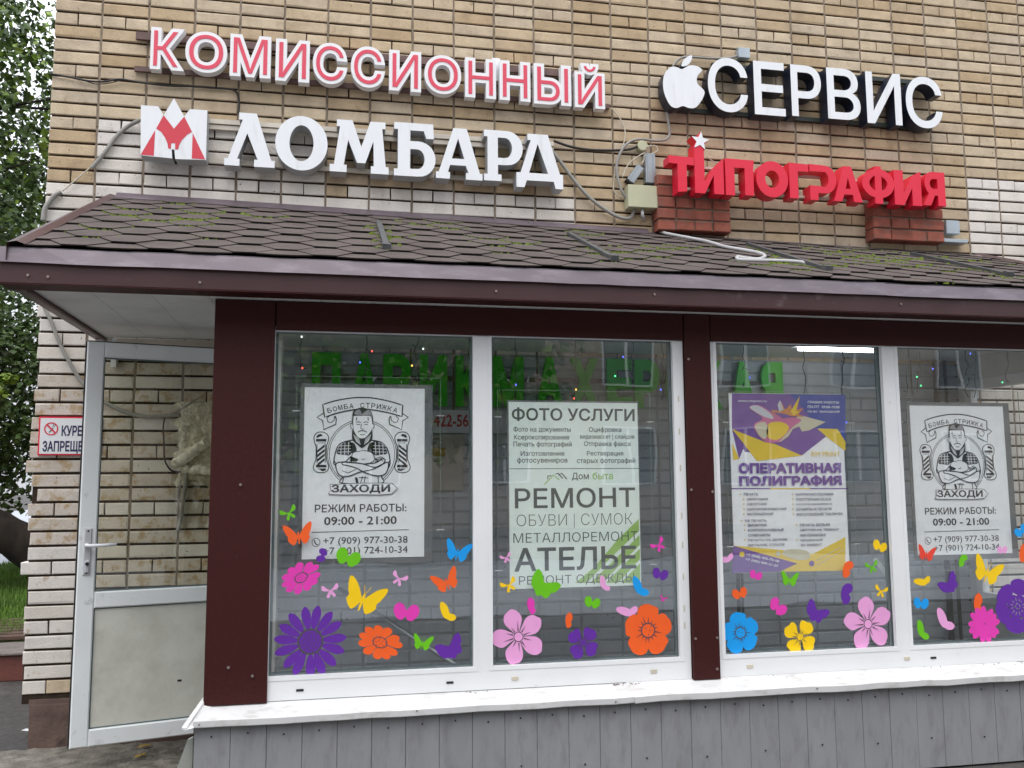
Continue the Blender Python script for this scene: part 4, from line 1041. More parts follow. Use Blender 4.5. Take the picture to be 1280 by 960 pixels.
# --- apple logo and upper right sign
Y4 = -.13
S4 = thing('apple_logo', 'white apple shaped light box with a bite and a leaf, dark blue sides', 'sign', tuple(PY(857, 137, 0)))
def z3(l, Y=Y4): return [(lambda p: (p.x, p.z))(PY(600 + x / 3.2, y / 3.2, Y)) for x, y in l]
ap = smooth_loop([(808, 276), (838, 262), (866, 264), (888, 280), (870, 304), (870, 334), (898, 366), (886, 402), (862, 430), (836, 432), (812, 424), (784, 432), (760, 420), (738, 376), (732, 330), (740, 292), (764, 268), (786, 268)], 4)
mb = MB(); mb.prism(z3(ap), [], Y4, Y4 + .095, 0, 1); part('apple_body', mb, ['lwhite', 'lnavy'], S4)
mb = MB(); mb.prism(z3(smooth_loop([(806, 264), (812, 244), (828, 228), (848, 221), (844, 244), (828, 262)], 4)), [], Y4, Y4 + .095, 0, 1); part('leaf', mb, ['lwhite', 'lnavy'], S4)
S5 = thing('letter_sign', 'upper right sign in white letters with dark blue sides reading СЕРВИС', 'sign', tuple(PY(1030, 150, 0)))
rail(S5, (890, 78), (1168, 102), -.035, .03, .025, 'raild'); rail(S5, (845, 134), (1165, 158), -.035, .028, .025, 'raild')
for ch, a, b, y0, y1 in [('С', 885, 934.5, 72.5, 140), ('Е', 942.5, 981, 77.5, 144), ('Р', 989, 1026.5, 82, 146), ('В', 1034, 1075, 86, 149.5), ('И', 1083, 1126.5, 91, 155), ('С', 1132.5, 1177.5, 96, 160)]:
    x0, x1, z0, z1 = pbox(a, b, y0, y1, Y4)
    mb = MB(); put_glyph(mb, ch, x0, x1, z0, z1, Y4, Y4 + .10, .012, 5, 0, mside=1); part('letter', mb, ['lwhite', 'lnavy'], S5)

# --- red sign lower right
Y5 = -.22
S6 = thing('letter_sign', 'lower right sign in thick red letters with a star, reading ТИПОГРАФИЯ', 'sign', tuple(PY(1010, 225, 0)))
rail(S6, (870, 207), (1165, 232), -.145, .016, .02, 'railw'); rail(S6, (845, 233), (1150, 255), -.145, .016, .02, 'railw')
SH['т'] = ([(.34, 0), (.70, .03), (.70, .77), (1, .76), (1, .98), (0, 1), (0, .79), (.34, .78)], [])
SH['и'] = ([(0, 0), (.34, 0), (.66, .52), (.66, 0), (1, 0), (1, 1), (.66, .72), (.34, .33), (.34, 1.45), (0, 1.35)], [])
SH['п'] = ([(0, 0), (.31, 0), (.31, .76), (.67, .76), (.67, .02), (.97, .02), (.97, .78), (1, .99), (0, 1)], [])
SH['г'] = ([(0, 0), (.44, 0), (.44, .77), (1, .77), (1, .98), (0, 1)], [])
SH['р'] = ([(0, 0), (.30, 0), (.30, .20), (.55, .20)] + arc(.58, .59, .42, .39, -90, 90, 12)[1:] + [(0, 1), (0, .80), (.55, .80)] + arc(.55, .59, .16, .21, 90, -90, 8)[1:] + [(.30, .40), (0, .40)], [])
SH['а'] = ([(0, 0), (.27, 0), (.36, .2), (.66, .2), (.70, 0), (1, 0), (.64, 1), (.36, 1)], [[(.42, .36), (.60, .36), (.51, .68)]])
SH['ф'] = (arc(.5, .52, .5, .40, 100, 440 - 0, 30)[:-1][:0] + [(.40, 1), (.40, .92)] + arc(.5, .54, .5, .39, 104, 256, 14) + [(.38, .0), (.62, 0), (.62, .165)] + arc(.5, .54, .5, .39, 284, 436, 14) + [(.60, .92), (.60, 1)],
            [[(.40, .74), (.33, .72)] + arc(.5, .54, .28, .20, 128, 232, 8) + [(.40, .35), (.40, .54)], [(.60, .74), (.60, .35)] + arc(.5, .54, .28, .20, -52, 52, 8)])
SH['я'] = ([(0, 0), (.32, 0), (.52, .30), (.66, .30), (.66, 0), (1, 0), (1, 1), (.42, 1)] + arc(.42, .66, .34, .34, 90, 225, 10)[1:] + [(.25, .36)], [[(.66, .50), (.66, .79), (.46, .79)] + arc(.46, .645, .15, .145, 90, 270, 8)[1:]])
LR = [('т', 836.5, 868, 195, 240), ('и', 868.5, 904.5, 197, 242), ('п', 907, 943, 199, 244.5), ('О', 945.5, 985, 201.5, 246.5), ('г', 987, 1011, 204, 248), ('р', 1012.5, 1045.5, 206, 250.5), ('а', 1042, 1077.5, 208, 252), ('ф', 1078, 1118, 208, 254.5), ('и2', 1118, 1151.5, 213.5, 256.5), ('я', 1154, 1181.5, 215, 257)]
SH['и2'] = ([(0, 0), (.34, 0), (.66, .5), (.66, 0), (1, 0), (1, 1), (.70, .88), (.34, .36), (.34, 1), (0, 1)], [])
SH['О2'] = (arc(.5, .5, .5, .5, 0, 360, 36)[:-1], [arc(.5, .5, .22, .24, 0, 360, 28)[:-1]])
for ch, a, b, y0, y1 in LR:
    x0, x1, z0, z1 = pbox(a, b, y0, y1, Y5); o, hs = SH['О2' if ch == 'О' else ch]
    T_ = lambda l: [(x0 + (x1 - x0) * p[0], z0 + (z1 - z0) * p[1]) for p in l]
    mb = MB(); mb.prism(T_(o), [T_(h) for h in hs], Y5, Y5 + .095); L_ = part('letter', mb, 'signred', S6)
c = PY(875.5, 176, Y5 - .005); R_ = .064
st = [(c.x + (R_ if i % 2 == 0 else R_ * .42) * sin(pi * i / 5 + .12), c.z + (R_ if i % 2 == 0 else R_ * .42) * cos(pi * i / 5 + .12)) for i in range(10)]
mb = MB(); mb.prism(st, [], Y5 - .005, Y5 + .085, 0, 1); part('star', mb, ['lwhite', 'signred'], S6)

# ------------------------------------------------------------------ boxes and cables on the facade
def wbox(name, px0, px1, py0, py1, Yf, m, label, cat, yb=-.002, b=.005, extra=None):
    x0, x1, z0, z1 = pbox(px0, px1, py0, py1, Yf); t = thing(name, label, cat, ((x0 + x1) / 2, 0, z0))
    mb = MB(); mb.bbox(x0, x1, Yf, yb, z0, z1, b); part('body', mb, m, t)
    mb = MB(); mb.bbox(x0 - .002, x1 + .002, Yf - .004, Yf + .012, z0 - .002, z1 + .002, .003); part('lid', mb, m, t)
    return t
wbox('junction_box', 785.5, 822, 232, 259, -.085, 'boxcream', 'big cream junction box left of the red brick stub', 'junction box')
wbox('junction_box', 923.5, 937, 60, 72, -.05, 'boxgrey', 'small grey box above the first letters of the upper right sign', 'junction box')
wbox('junction_box', 1183, 1199, 276, 292, -.06, 'boxgrey', 'small grey box right of the far red brick stub', 'junction box')
t = thing('alarm_strip', 'blue grey flat box lying at the top of the roof under the small grey box', 'box', tuple(PY(1190, 302, -.03)))
x0, x1, z0, z1 = pbox(1177, 1209, 299, 303.5, -.07); mb = MB(); mb.bbox(x0, x1, -.08, -.01, z0, z1, .003); part('body', mb, 'boxgrey', t)
t = thing('round_junction_box', 'round cream junction box above the two metal power supplies', 'junction box', tuple(PY(803, 182, -.02)))
p = PY(803.5, 182, -.04); mb = MB(); mb.tube([(p.x, -.003, p.z), (p.x, -.04, p.z), (p.x, -.043, p.z)], .035, 20, taper=[1, 1, .85]); part('body', mb, 'boxcream', t)
def psu(cx, cy, w, h, ang, lab):
    p = PY(cx, cy, -.04); t = thing('power_supply', lab, 'power supply', (p.x, 0, p.z), 'power supplies beside the cream junction box')
    ca, sa = cos(ang), sin(ang)
    def R2(x, z): return (p.x + x * ca - z * sa, p.z + x * sa + z * ca)
    def bx(x0, x1, z0, z1, y0, y1):
        mb = MB(); q = [R2(x0, z0), R2(x1, z0), R2(x1, z1), R2(x0, z1)]; mb.prism(q, [], y0, y1); return mb
    part('case', bx(-w / 2, w / 2, -h / 2, h / 2, -.05, -.004), 'alu', t)
    for k in (-.3, .3): part('rib', bx(k * w - .003, k * w + .003, -h / 2 + .002, h / 2 - .002, -.054, -.0505), 'alu', t)
    part('end_cap', bx(-w / 2 - .003, w / 2 + .003, -h / 2 - .012, -h / 2 - .001, -.052, -.004), 'dark', t)
psu(812.5, 210.5, .066, .195, 0, 'upright metal power supply, close to the red stub')
psu(794, 217.5, .05, .125, -.62, 'tilted metal power supply left of the upright one')

wall_cable('cable', [(175, 150, -.05), (160, 158), (146, 170), (130, 192), (118, 206), (114, 210)], .0125, 'cable', 'thick grey conduit sloping down to the left from the emblem box')
wall_cable('cable', [(116, 207), (98, 222), (78, 239)], .004, 'cream', 'thin pale wire between the two grey conduits at the wall corner')
wall_cable('cable', [(77, 240), (69, 244), (62, 252), (56, 262), (54, 276)], .014, 'cable', 'short thick grey conduit bending down over the wall corner above the roof')
wall_cable('cable', [(62, 92, -.01), (90, 97), (110, 101), (130, 102), (150, 99), (175, 103), (210, 107), (240, 108), (268, 110), (290, 112), (297, 118), (299, 130), (298, 142)], .006, 'black', 'dark wire crossing the bricks between the two left signs')
wall_cable('cable', [(96, 96, -.012), (112, 103), (124, 105), (140, 103), (152, 100)], .003, 'black', 'thin sagging wire near the left wall edge')
wall_cable('cable', [(692, 176), (712, 183), (735, 187), (760, 188), (785, 187), (797, 183)], .008, 'black', 'black cable from the slab serif sign to the round box', Y=-.03)
wall_cable('cable', [(688, 186), (702, 204), (718, 226), (736, 246), (758, 263), (776, 272), (788, 272), (793, 262)], .0115, 'cable', 'grey conduit sagging from the slab serif sign to the cream box', Y=-.03)
wall_cable('cable', [(833, 132), (835, 150), (837, 166), (833, 174), (820, 176), (800, 174), (786, 178), (776, 190), (771, 206), (772, 222), (777, 238), (784, 248)], .0095, 'cable', 'grey conduit looping from under the apple to the cream box', Y=-.035)
wall_cable('cable', [(764, 135), (775, 148), (781, 162), (780, 178), (771, 200), (768, 220), (768, 240), (784, 250)], .004, 'cream', 'thin pale wire dropping from the upper left sign', Y=-.02)
wall_cable('cable', [(806, 191), (797, 196), (785, 206), (778, 222)], .004, 'cream', 'thin cream wire curling to the tilted power supply', Y=-.045)
wall_cable('cable', [(808, 184), (818, 182), (822, 188), (815, 192), (806, 194), (805, 200), (802, 205)], .004, 'cream', 'thin cream wire loop right of the round box', Y=-.045)
wall_cable('cable', [(841, 83), (849, 74), (860, 71), (890, 73), (915, 72), (926, 67)], .008, 'cable', 'grey conduit over the apple to the small grey box', Y=-.03)
wall_cable('cable', [(884, 196), (892, 202), (902, 204), (912, 203)], .004, 'cream', 'short pale wire behind the red letters near the star', Y=-.12)
wall_cable('cable', [(720, 100), (740, 101), (760, 98)], .003, 'cream', 'thin pale wire at the right end of the upper left sign', Y=-.04)
# grey conduit lying down the roof
mb = MB()
pp = [tuple(PY(803, 262, -.05)), tuple(PY(804, 272, -.05))]
def onroof(px, py, h=.02):
    d = ray(px, py); lo, hi = 0, L_S
    a = Vector(roof(3, 0, h)); b = Vector(roof(3, L_S, h)); n = Vector((1, 0, -.0168 * .5)).cross(b - a); tt = (a - CAM).dot(n) / d.dot(n); return tuple(CAM + d * tt)
pp += [onroof(812, 284), onroof(830, 291), onroof(860, 297), onroof(885, 302), onroof(905, 308), onroof(930, 312.5), onroof(948, 316), onroof(956, 320), onroof(948, 324), onroof(930, 322.5), onroof(922, 321), onroof(924, 324.5), onroof(945, 325.5), onroof(975, 326), onroof(1000, 327.5), onroof(1012, 330)]
mb.tube(smooth_path(pp, 5), .0105, 8); single('cable', mb, 'conduit', 'whitish conduit snaking from the cream box down over the shingles', 'cable', smooth=True)
# ================================================================== POSTERS BEHIND THE GLASS
YP = -1.155
class Cv:
    "flat print on a vertical board: photo measurements of one poster, mapped to metres on its plane, optionally shifted to a second copy"
    def __init__(s, parent, Y=YP, dx=0, dz=0, sx=1, x0=0): s.par = parent; s.Y = Y; s.dx = dx; s.dz = dz; s.sx = sx; s.x0 = x0; s.mbs = {}
    def P(s, px, py):
        p = PY(px, py, YP); return (s.x0 + (p.x - s.x0) * s.sx + s.dx, p.z + s.dz)
    def mb(s, m, nm='print'): return s.mbs.setdefault((nm, m), MB())
    def poly(s, pts, m, lay=1, holes=(), nm='print'):
        y = s.Y - .0005 * lay; s.mb(m, nm).prism([s.P(*p) for p in pts], [[s.P(*p) for p in h] for h in holes], y, y)
    def line(s, pts, w, m, lay=1, closed=False, nm='print'):
        q = [Vector(s.P(*p)) for p in pts]; n = len(q); y = s.Y - .0005 * lay; mb = s.mb(m, nm); w = w * .0037 / 2
        L = []; R = []
        for i in range(n):
            a = q[(i - 1) % n] if closed or i else q[i]; b = q[(i + 1) % n] if closed or i < n - 1 else q[i]
            t = (b - a); t = t.normalized() if t.length > 1e-9 else Vector((1, 0)); nn = Vector((-t.y, t.x)) * w
            L.append(q[i] + nn); R.append(q[i] - nn)
        vs = [(v.x, y, v.y) for v in L + R]; fs = [(i, i + n, (i + 1) % n + n, (i + 1) % n) for i in range(n if closed else n - 1)]
        mb.add(vs, fs)
    def text(s, t, xl, xr, yl, yr, h, m, off=0., lay=2, rot=False, nm='lettering', space=1.0):
        "yl, yr: height of the text's middle at its two ends"
        a = Vector(s.P(xl, yl)); b = Vector(s.P(xr, yr)); y = s.Y - .0005 * lay
        hz = (PY((xl + xr) / 2, yl - h / 2, YP).z - PY((xl + xr) / 2, yl + h / 2, YP).z)
        vs, fs = glyph(t, off, 0, 2, space); g = gbox(vs)
        if not rot: zc = (a.y + b.y) / 2; a.y = b.y = zc
        u = b - a; n = Vector((-u.y, u.x)).normalized() * hz
        s.mb(m, nm).add([(a.x + u.x * (v[0] - g[0]) / (g[1] - g[0]) + n.x * ((v[1] - g[2]) / (g[3] - g[2]) - .5), y, a.y + u.y * (v[0] - g[0]) / (g[1] - g[0]) + n.y * ((v[1] - g[2]) / (g[3] - g[2]) - .5)) for v in vs], fs)
    def done(s):
        for (nm, m), mb in s.mbs.items(): part(nm, mb, m, s.par)
def holder(cv, quad, label_unused=None, clamps=(), x=None):
    "clear acrylic sheet held by small steel clamps"
    P4 = [cv.P(*p) for p in quad]; xs = (P4[0][0] + P4[3][0]) / 2, (P4[1][0] + P4[2][0]) / 2; zs = (P4[2][1] + P4[3][1]) / 2, (P4[0][1] + P4[1][1]) / 2
    y = cv.Y - .008
    mb = MB(); mb.box(xs[0], xs[1], y - .003, y, zs[0], zs[1]); part('acrylic_sheet', mb, 'acrylic', cv.par)
    mb = MB(); w = .0022
    mb.box(xs[0] - w, xs[0] - .0003, y - .0035, y, zs[0], zs[1]); mb.box(xs[1] + .0003, xs[1] + w, y - .0035, y, zs[0], zs[1]); mb.box(xs[0], xs[1], y - .0035, y, zs[1] + .0003, zs[1] + w); mb.box(xs[0], xs[1], y - .0035, y, zs[0] - w, zs[0] - .0003)
    part('sheet_edge', mb, 'edge', cv.par)
    for cx, f in clamps:
        mb = MB(); z = zs[0] + (zs[1] - zs[0]) * f; X = xs[0] if cx < 0 else xs[1]
        mb.tube([(X - .018, y - .006, z), (X + .018, y - .006, z)], .0035, 6); part('clamp', mb, 'steel', cv.par)
    return xs, zs

def z5(x, y): return (370 + x / 6, 480 + y / 6)
def barber(label, loc, dx=0, dz=0, sx=1, x0=0, quad=None, shade='holder'):
    t = thing('poster', label, 'poster', loc); c = Cv(t, dx=dx, dz=dz, sx=sx, x0=x0)
    a = c.P(374, 480); b = c.P(540, 704.5)
    mb = MB(); mb.box(c.P(374, 590)[0], c.P(540.5, 590)[0], YP + .002, YP + .005, c.P(455, 705)[1], c.P(455, 480)[1]); part('mount', mb, shade, t)
    mb = MB(); mb.box(c.P(379, 590)[0], c.P(530.5, 590)[0], YP, YP + .0015, c.P(455, 697.5)[1], c.P(455, 485)[1]); part('sheet', mb, 'paper', t)
    holder(c, [(371, 470), (552, 474), (548, 712), (367, 714)] if dx == 0 else quad, clamps=[(-1, .82), (-1, .15), (1, .8), (1, .2)])
    K = 'ink'
    L = lambda pts, w=1.2, lay=2, cl=False, m=K: c.line([z5(*p) for p in pts], w, m, lay, cl)
    F = lambda pts, m=K, lay=1: c.poly([z5(*p) for p in pts], m, lay)
    # ring
    for r_, w in ((258, .8), (245, .7)): L([(495 + r_ * cos(radians(a_)), 525 + r_ * sin(radians(a_))) for a_ in range(-235, 56, 6)], w, 1)
    # banner
    top = smooth_path([(200, 155), (300, 125), (420, 105), (500, 102), (580, 106), (700, 130), (800, 160)], 4); bot = smooth_path([(795, 245), (690, 215), (580, 195), (500, 188), (420, 195), (310, 218), (215, 250)], 4)
    F(smooth_loop([(200, 155), (190, 175), (205, 215), (215, 250)], 2)[:9] + [(215, 250)], 'paper', 3)
    c.poly([z5(*p) for p in top + bot], 'paper', 3); L(top + bot, 1.6, 4, True)
    for sgn in (1, -1):
        X = lambda x: 500 + sgn * (x - 500)
        F([(X(205), 215), (X(160), 250), (X(200), 275), (X(210), 340), (X(298), 300), (X(300), 262), (X(255), 240)], 'paper', 2); L([(X(205), 220), (X(158), 250), (X(200), 275), (X(208), 342), (X(298), 303), (X(302), 262), (X(292), 240)], 1.4, 3)
        L([(X(250), 240), (X(232), 258), (X(240), 285), (X(262), 290), (X(285), 272), (X(290), 240)], 1.0, 4)
    word = 'БОМБА СТРИЖКА'; n = len(word)
    for i, ch in enumerate(word):
        if ch == ' ': continue
        f = i / (n - 1); x = 250 + f * 495; q = (x - 500) / 250; y = 160 + 38 * q * q; sl_ = 76 * q / 250
        w = 15 if ch != 'Ж' else 20
        c.text(ch, *[370 + (x - w * 1.0) / 6, 370 + (x + w * 1.0) / 6], 480 + (y - sl_ * w) / 6, 480 + (y + sl_ * w) / 6, 6.2, K, .01, 5, True)
    # barber poles
    for sgn in (1, -1):
        X = lambda x: 493 + sgn * (x - 493)
        body = smooth_loop([(X(140), 440), (X(135), 400), (X(155), 368), (X(190), 360), (X(225), 370), (X(245), 400), (X(238), 440), (X(228), 470), (X(228), 560), (X(240), 600), (X(245), 630), (X(225), 658), (X(190), 665), (X(150), 658), (X(130), 630), (X(138), 595), (X(150), 560), (X(150), 470)], 3)
        F(body, 'paper', 2); L(body, 1.1, 3, True)
        for k in range(4):
            y = 470 + k * 34; F([(X(160), y + 26), (X(215), y - 18), (X(215), y + 2), (X(160), y + 46)], K, 3)
        L([(X(157), 450), (X(157), 590)], .8, 3); L([(X(220), 450), (X(220), 590)], .8, 3)
        for y in (412, 606): F([(X(150), y), (X(228), y), (X(228), y + 20), (X(150), y + 20)], K, 3); L([(X(165), y + 30), (X(225), y + 30)], .7, 3)
        F([(X(150), 400), (X(165), 378), (X(190), 374), (X(200), 390), (X(175), 396), (X(165), 404)], K, 3); F([(X(175), 640), (X(215), 632), (X(228), 645), (X(200), 656)], K, 3)
    # body, shirt, arms
    tor = smooth_loop([(345, 745), (350, 690), (300, 610), (283, 590), (300, 500), (330, 450), (400, 425), (495, 420), (590, 425), (650, 445), (690, 500), (705, 590), (680, 650), (640, 690), (640, 745)], 4)
    F(tor, 'paper', 2); L(tor, 1.5, 3, True)
    for sgn in (1, -1):
        X = lambda x: 495 + sgn * (x - 495)
        F(smooth_loop([(X(305), 520), (X(320), 475), (X(350), 448), (X(410), 430), (X(410), 528), (X(350), 530)], 3), K, 4)
        for k in range(3): L([(X(340 + k * 28), 445 - k * 5), (X(335 + k * 28), 530)], .75, 5, m='paper')
        for y in (462, 485, 508): L([(X(312), y + 3), (X(412), y)], .65, 5, m='paper')
        F(smooth_loop([(X(410), 440), (X(440), 450), (X(455), 500), (X(420), 520), (X(405), 500)], 3), K, 4)
        L([(X(288), 575), (X(300), 600), (X(340), 590), (X(380), 575), (X(410), 545)], 1.2, 5)
    ap_ = smooth_loop([(425, 520), (470, 505), (520, 500), (570, 520), (590, 560), (560, 590), (480, 600), (420, 590)], 4); F(ap_, 'paper', 5); L(ap_, .8, 6, True)
    F([(408, 540), (470, 565), (455, 582), (405, 580)], K, 6)
    arm1 = smooth_loop([(300, 600), (350, 585), (440, 590), (520, 600), (600, 590), (650, 560), (668, 575), (640, 610), (560, 645), (480, 660), (400, 690), (340, 690), (310, 660)], 4); F(arm1, 'paper', 7); L(arm1, 1.4, 8, True)
    arm2 = smooth_loop([(690, 590), (688, 640), (660, 680), (600, 688), (520, 665), (450, 630), (380, 610), (350, 605), (350, 588), (410, 590), (500, 600), (590, 625), (650, 600)], 4); F(arm2, 'paper', 8); L(arm2, 1.4, 9, True)
    for y in (560, 572, 584): L([(592, y), (640, y - 14), (655, y - 6)], .8, 10)
    L([(345, 650), (390, 668), (450, 640)], .8, 10); L([(520, 560), (500, 570), (490, 560)], .8, 7)
    L([(500, 690), (485, 740)], .9, 5); L([(520, 690), (510, 745)], .9, 5); L([(470, 700), (540, 705)], .9, 5); F([(440, 700), (460, 700), (470, 745), (450, 742)], K, 4)
    L([(360, 690), (345, 750)], 1.6, 5); L([(615, 690), (618, 748)], 1.2, 5)
    # head, beard, hair
    F(smooth_loop([(428, 325), (420, 385), (428, 425), (462, 455), (495, 480), (530, 455), (566, 425), (574, 385), (566, 325), (545, 365), (450, 365)], 4), K, 8)
    F(smooth_loop([(422, 245), (430, 205), (460, 184), (495, 178), (535, 186), (562, 205), (576, 245), (576, 300), (556, 330), (440, 330), (422, 300)], 4), K, 8)
    F(smooth_loop([(432, 250), (450, 240), (548, 240), (566, 255), (570, 330), (548, 372), (520, 402), (497, 408), (470, 402), (445, 370), (430, 330)], 4), 'paper', 9)
    F(smooth_loop([(440, 228), (445, 205), (478, 190), (495, 225), (540, 192), (562, 215), (565, 236), (500, 232)], 3), 'midgrey', 9)
    for sgn in (1, -1):
        X = lambda x: 497 + sgn * (x - 497)
        L([(X(450), 290), (X(470), 283), (X(487), 290)], 1.0, 10); L([(X(455), 304), (X(480), 304)], .9, 10); L([(X(455), 250), (X(452), 275)], 1.1, 10)
        F(smooth_loop([(X(418), 295), (X(408), 310), (X(415), 335), (X(428), 330)], 3), 'paper', 10); L([(X(418), 295), (X(407), 312), (X(415), 335)], .8, 11)
        L([(X(497), 350), (X(478), 354), (X(464), 362)], 1.2, 10); [L([(X(432 + 9 * k), 378 + 7 * k), (X(440 + 9 * k), 405 + 6 * k), (X(458 + 6 * k), 436 + 5 * k)], .55, 10, m='paper') for k in range(5)]
    L([(490, 300), (486, 335), (497, 342), (508, 335)], .8, 10); L([(480, 378), (497, 383), (514, 378)], .9, 10); L([(497, 180), (497, 225)], 1.0, 10)
    # word below
    F(smooth_loop([(255, 755), (300, 750), (720, 742), (722, 825), (500, 832), (250, 830), (262, 800)], 2), K, 11); F(smooth_loop([(259, 759), (300, 754), (716, 746), (718, 821), (500, 828), (255, 826), (266, 800)], 2), 'paper', 12)
    c.text('ЗАХОДИ', *[370 + 265 / 6, 370 + 705 / 6], 480 + 788 / 6, 480 + 788 / 6, 11.5, K, .03, 13)
    g = 'ink'
    c.text('РЕЖИМ РАБОТЫ:', 393.5, 508, 636, 634, 10, g, .012); c.text('09:00 - 21:00', 405, 496, 652, 649.5, 10.6, g, .016)
    c.line([(390, 665.5), (511, 662)], .8, g, 2)
    c.text('+7 (909) 977-30-38', 404, 509.5, 678, 675, 11.5, g, .004); c.text('+7 (901) 724-10-34', 404, 509.5, 690.5, 687.5, 11.5, g, .004)
    c.line([(395 + 5 * cos(a_ * .35), 678 + 5.3 * sin(a_ * .35)) for a_ in range(18)], .7, g, 2, True)
    c.line([(393, 675), (393.6, 678), (395.5, 680.6), (397.5, 681)], 1.3, g, 2)
    c.done(); return t
pA = PY(455, 698, YP); barber('black and white bearded barber poster in the first window', tuple(pA))
x0A = PY(379, 590, YP).x
q1 = PY(1142, 600, YP); q2 = PY(1259.5, 600, YP); zt4 = PY(1196, 507.5, YP).z; wA = PY(530.5, 590, YP).x - x0A; hA = PY(455, 485, YP).z
barber('second bearded barber poster, in the fourth window behind a grey mount', (q1.x + .28, YP, pA.z), dx=q1.x - x0A, dz=zt4 - hA, sx=(q2.x - q1.x) / wA, x0=x0A,
       quad=[(362, 462), (556, 466), (552, 718), (358, 720)])

# services poster
t = thing('poster', 'pale green poster listing photo services and repairs in the second window', 'poster', tuple(PY(718, 736, YP))); c = Cv(t)
bx = lambda a, b, y0, y1: (c.P(a, (y0 + y1) / 2)[0], c.P(b, (y0 + y1) / 2)[0], c.P((a + b) / 2, y1)[1], c.P((a + b) / 2, y0)[1])
a_, b_, e_, f_ = bx(634.5, 800.5, 501, 736.5); mb = MB(); mb.box(a_, b_, YP + .001, YP + .004, e_, f_); part('mount', mb, 'holder', t)
a_, b_, e_, f_ = bx(636.5, 799, 503.2, 734); mb = MB(); mb.box(a_, b_, YP - .0004, YP + .0009, e_, f_); part('sheet', mb, 'paperg', t)
holder(c, [(621.5, 488.5), (811, 490), (816, 743), (623, 752)], clamps=[(-1, .87), (-1, .14), (1, .85), (1, .15)])
def z7(l): return [(620 + x / 5.647, 575 + y / 5.647) for x, y in l]
for l in [[(560, 868), (690, 760), (860, 560), (1008, 415), (1010, 500), (800, 700), (640, 868)], [(665, 868), (820, 720), (1012, 530), (1014, 600), (750, 868)], [(775, 868), (1015, 625), (1016, 700), (860, 868)], [(880, 868), (1016, 730), (1018, 868)]]: c.poly(z7(l), 'limeink', 1)
c.line([(637, 586), (798.5, 585.5)], .8, 'inkg', 2)
for s_, xl, xr, yc, h, o in [('ФОТО УСЛУГИ', 639.6, 793.2, 518.3, 17, .022), ('Фото на документы', 641.7, 713.3, 537.3, 8, .012), ('Ксерокопирование', 642.4, 711.5, 547.2, 7.8, .012), ('Печать фотографий', 641.7, 714.6, 555.8, 8, .012),
                             ('Изготовление', 650.8, 705.5, 566.8, 6, .012), ('фотосувениров', 646.4, 709.4, 576, 8, .012), ('Оцифровка', 736, 776.6, 537.7, 7.3, .012), ('видеокассет | слайдов', 725, 793, 546.4, 7, .012),
                             ('Отправка факса', 730, 788, 555.4, 7.6, .012), ('Реставрация', 733.6, 779, 567.3, 7.2, .012), ('старых фотографий', 721, 794, 576.3, 8, .012)]:
    c.text(s_, xl, xr, yc, yc, h, 'inkg', o)
c.text('Дом', 714.8, 736, 595.8, 595.8, 10, 'inkg', .01); c.text('быта', 740.6, 766, 594.8, 594.8, 9, 'limeink', .01)
c.line(z7([(342, 172), (405, 105), (445, 140)]), 1.4, 'limeink', 3); c.line(z7([(365, 135), (365, 112), (390, 112)]), 1.3, 'inkg', 3); c.line(z7([(420, 100), (438, 92), (470, 130)]), 1.3, 'inkg', 3); c.line(z7([(440, 108), (462, 92), (500, 135)]), 1.3, 'inkg', 3)
for s_, xl, xr, yl, yr, h, o in [('РЕМОНТ', 643.5, 794, 623, 621.5, 25.3, .012), ('ОБУВИ', 645.7, 708.5, 650.5, 649.8, 14.5, -.018), ('СУМОК', 726.3, 790.4, 649.5, 648, 14.5, -.018), ('МЕТАЛЛОРЕМОНТ', 641.6, 797, 672.5, 670, 12, -.006), ('АТЕЛЬЕ', 642.7, 795.3, 699.5, 696.5, 29, .018), ('РЕМОНТ ОДЕЖДЫ', 648.7, 792.7, 725.8, 723.5, 13, -.004)]:
    c.text(s_, xl, xr, yl, yr, h, 'inkg', o)
c.line([(717.7, 642), (717.8, 660)], .8, 'inkg', 2)
c.done()

# printing poster
MT['pviolet'] = flat('violet_ink', (.18, .08, .34), .5); MT['pblue'] = flat('blue_ink', (.045, .075, .36), .5); MT['pyellow'] = flat('yellow_ink', (.82, .58, .03), .5)
MT['ppink'] = flat('pink_ink', (.60, .16, .33), .5); MT['ppale'] = flat('pale_ink', (.60, .62, .66), .5); MT['porange'] = flat('orange_ink', (.65, .25, .06), .5); MT['pcream'] = flat('cream_ink', (.62, .58, .42), .5)
t = thing('poster', 'violet and yellow printing house poster in the third window', 'poster', tuple(PY(990, 714, YP))); c = Cv(t)
def z9(l): return [(900 + x / 4, 480 + y / 4) for x, y in l]
a_, b_, e_, f_ = bx(914.5, 1057, 492, 714.5); mb = MB(); mb.box(a_, b_, YP, YP + .003, e_, f_); part('sheet', mb, 'paper', t)
def fit_(l):      # keep the measured outline inside the rectangular sheet (the photo positions shift to the right further down)
    return [(914.7 + (x - 911.5 - (y - 492) * .033) * 1.02, y) for x, y in z9(l)]
def FP(l, m, lay): c.poly([(min(max(x, 914.9), 1056.6), y) for x, y in fit_(l)], m, lay)
FP([(45, 47), (607, 54), (622, 290), (570, 225), (465, 225), (400, 355), (120, 340), (48, 225)], 'pviolet', 1)
FP([(330, 50), (607, 54), (620, 285), (570, 225), (465, 225), (420, 150)], 'pblue', 2)
FP([(50, 225), (215, 290), (265, 300), (400, 358), (180, 385), (120, 310)], 'pyellow', 3); FP([(50, 225), (118, 305), (92, 375)], 'pviolet', 3); FP([(52, 292), (92, 375), (64, 380)], 'pyellow', 3)
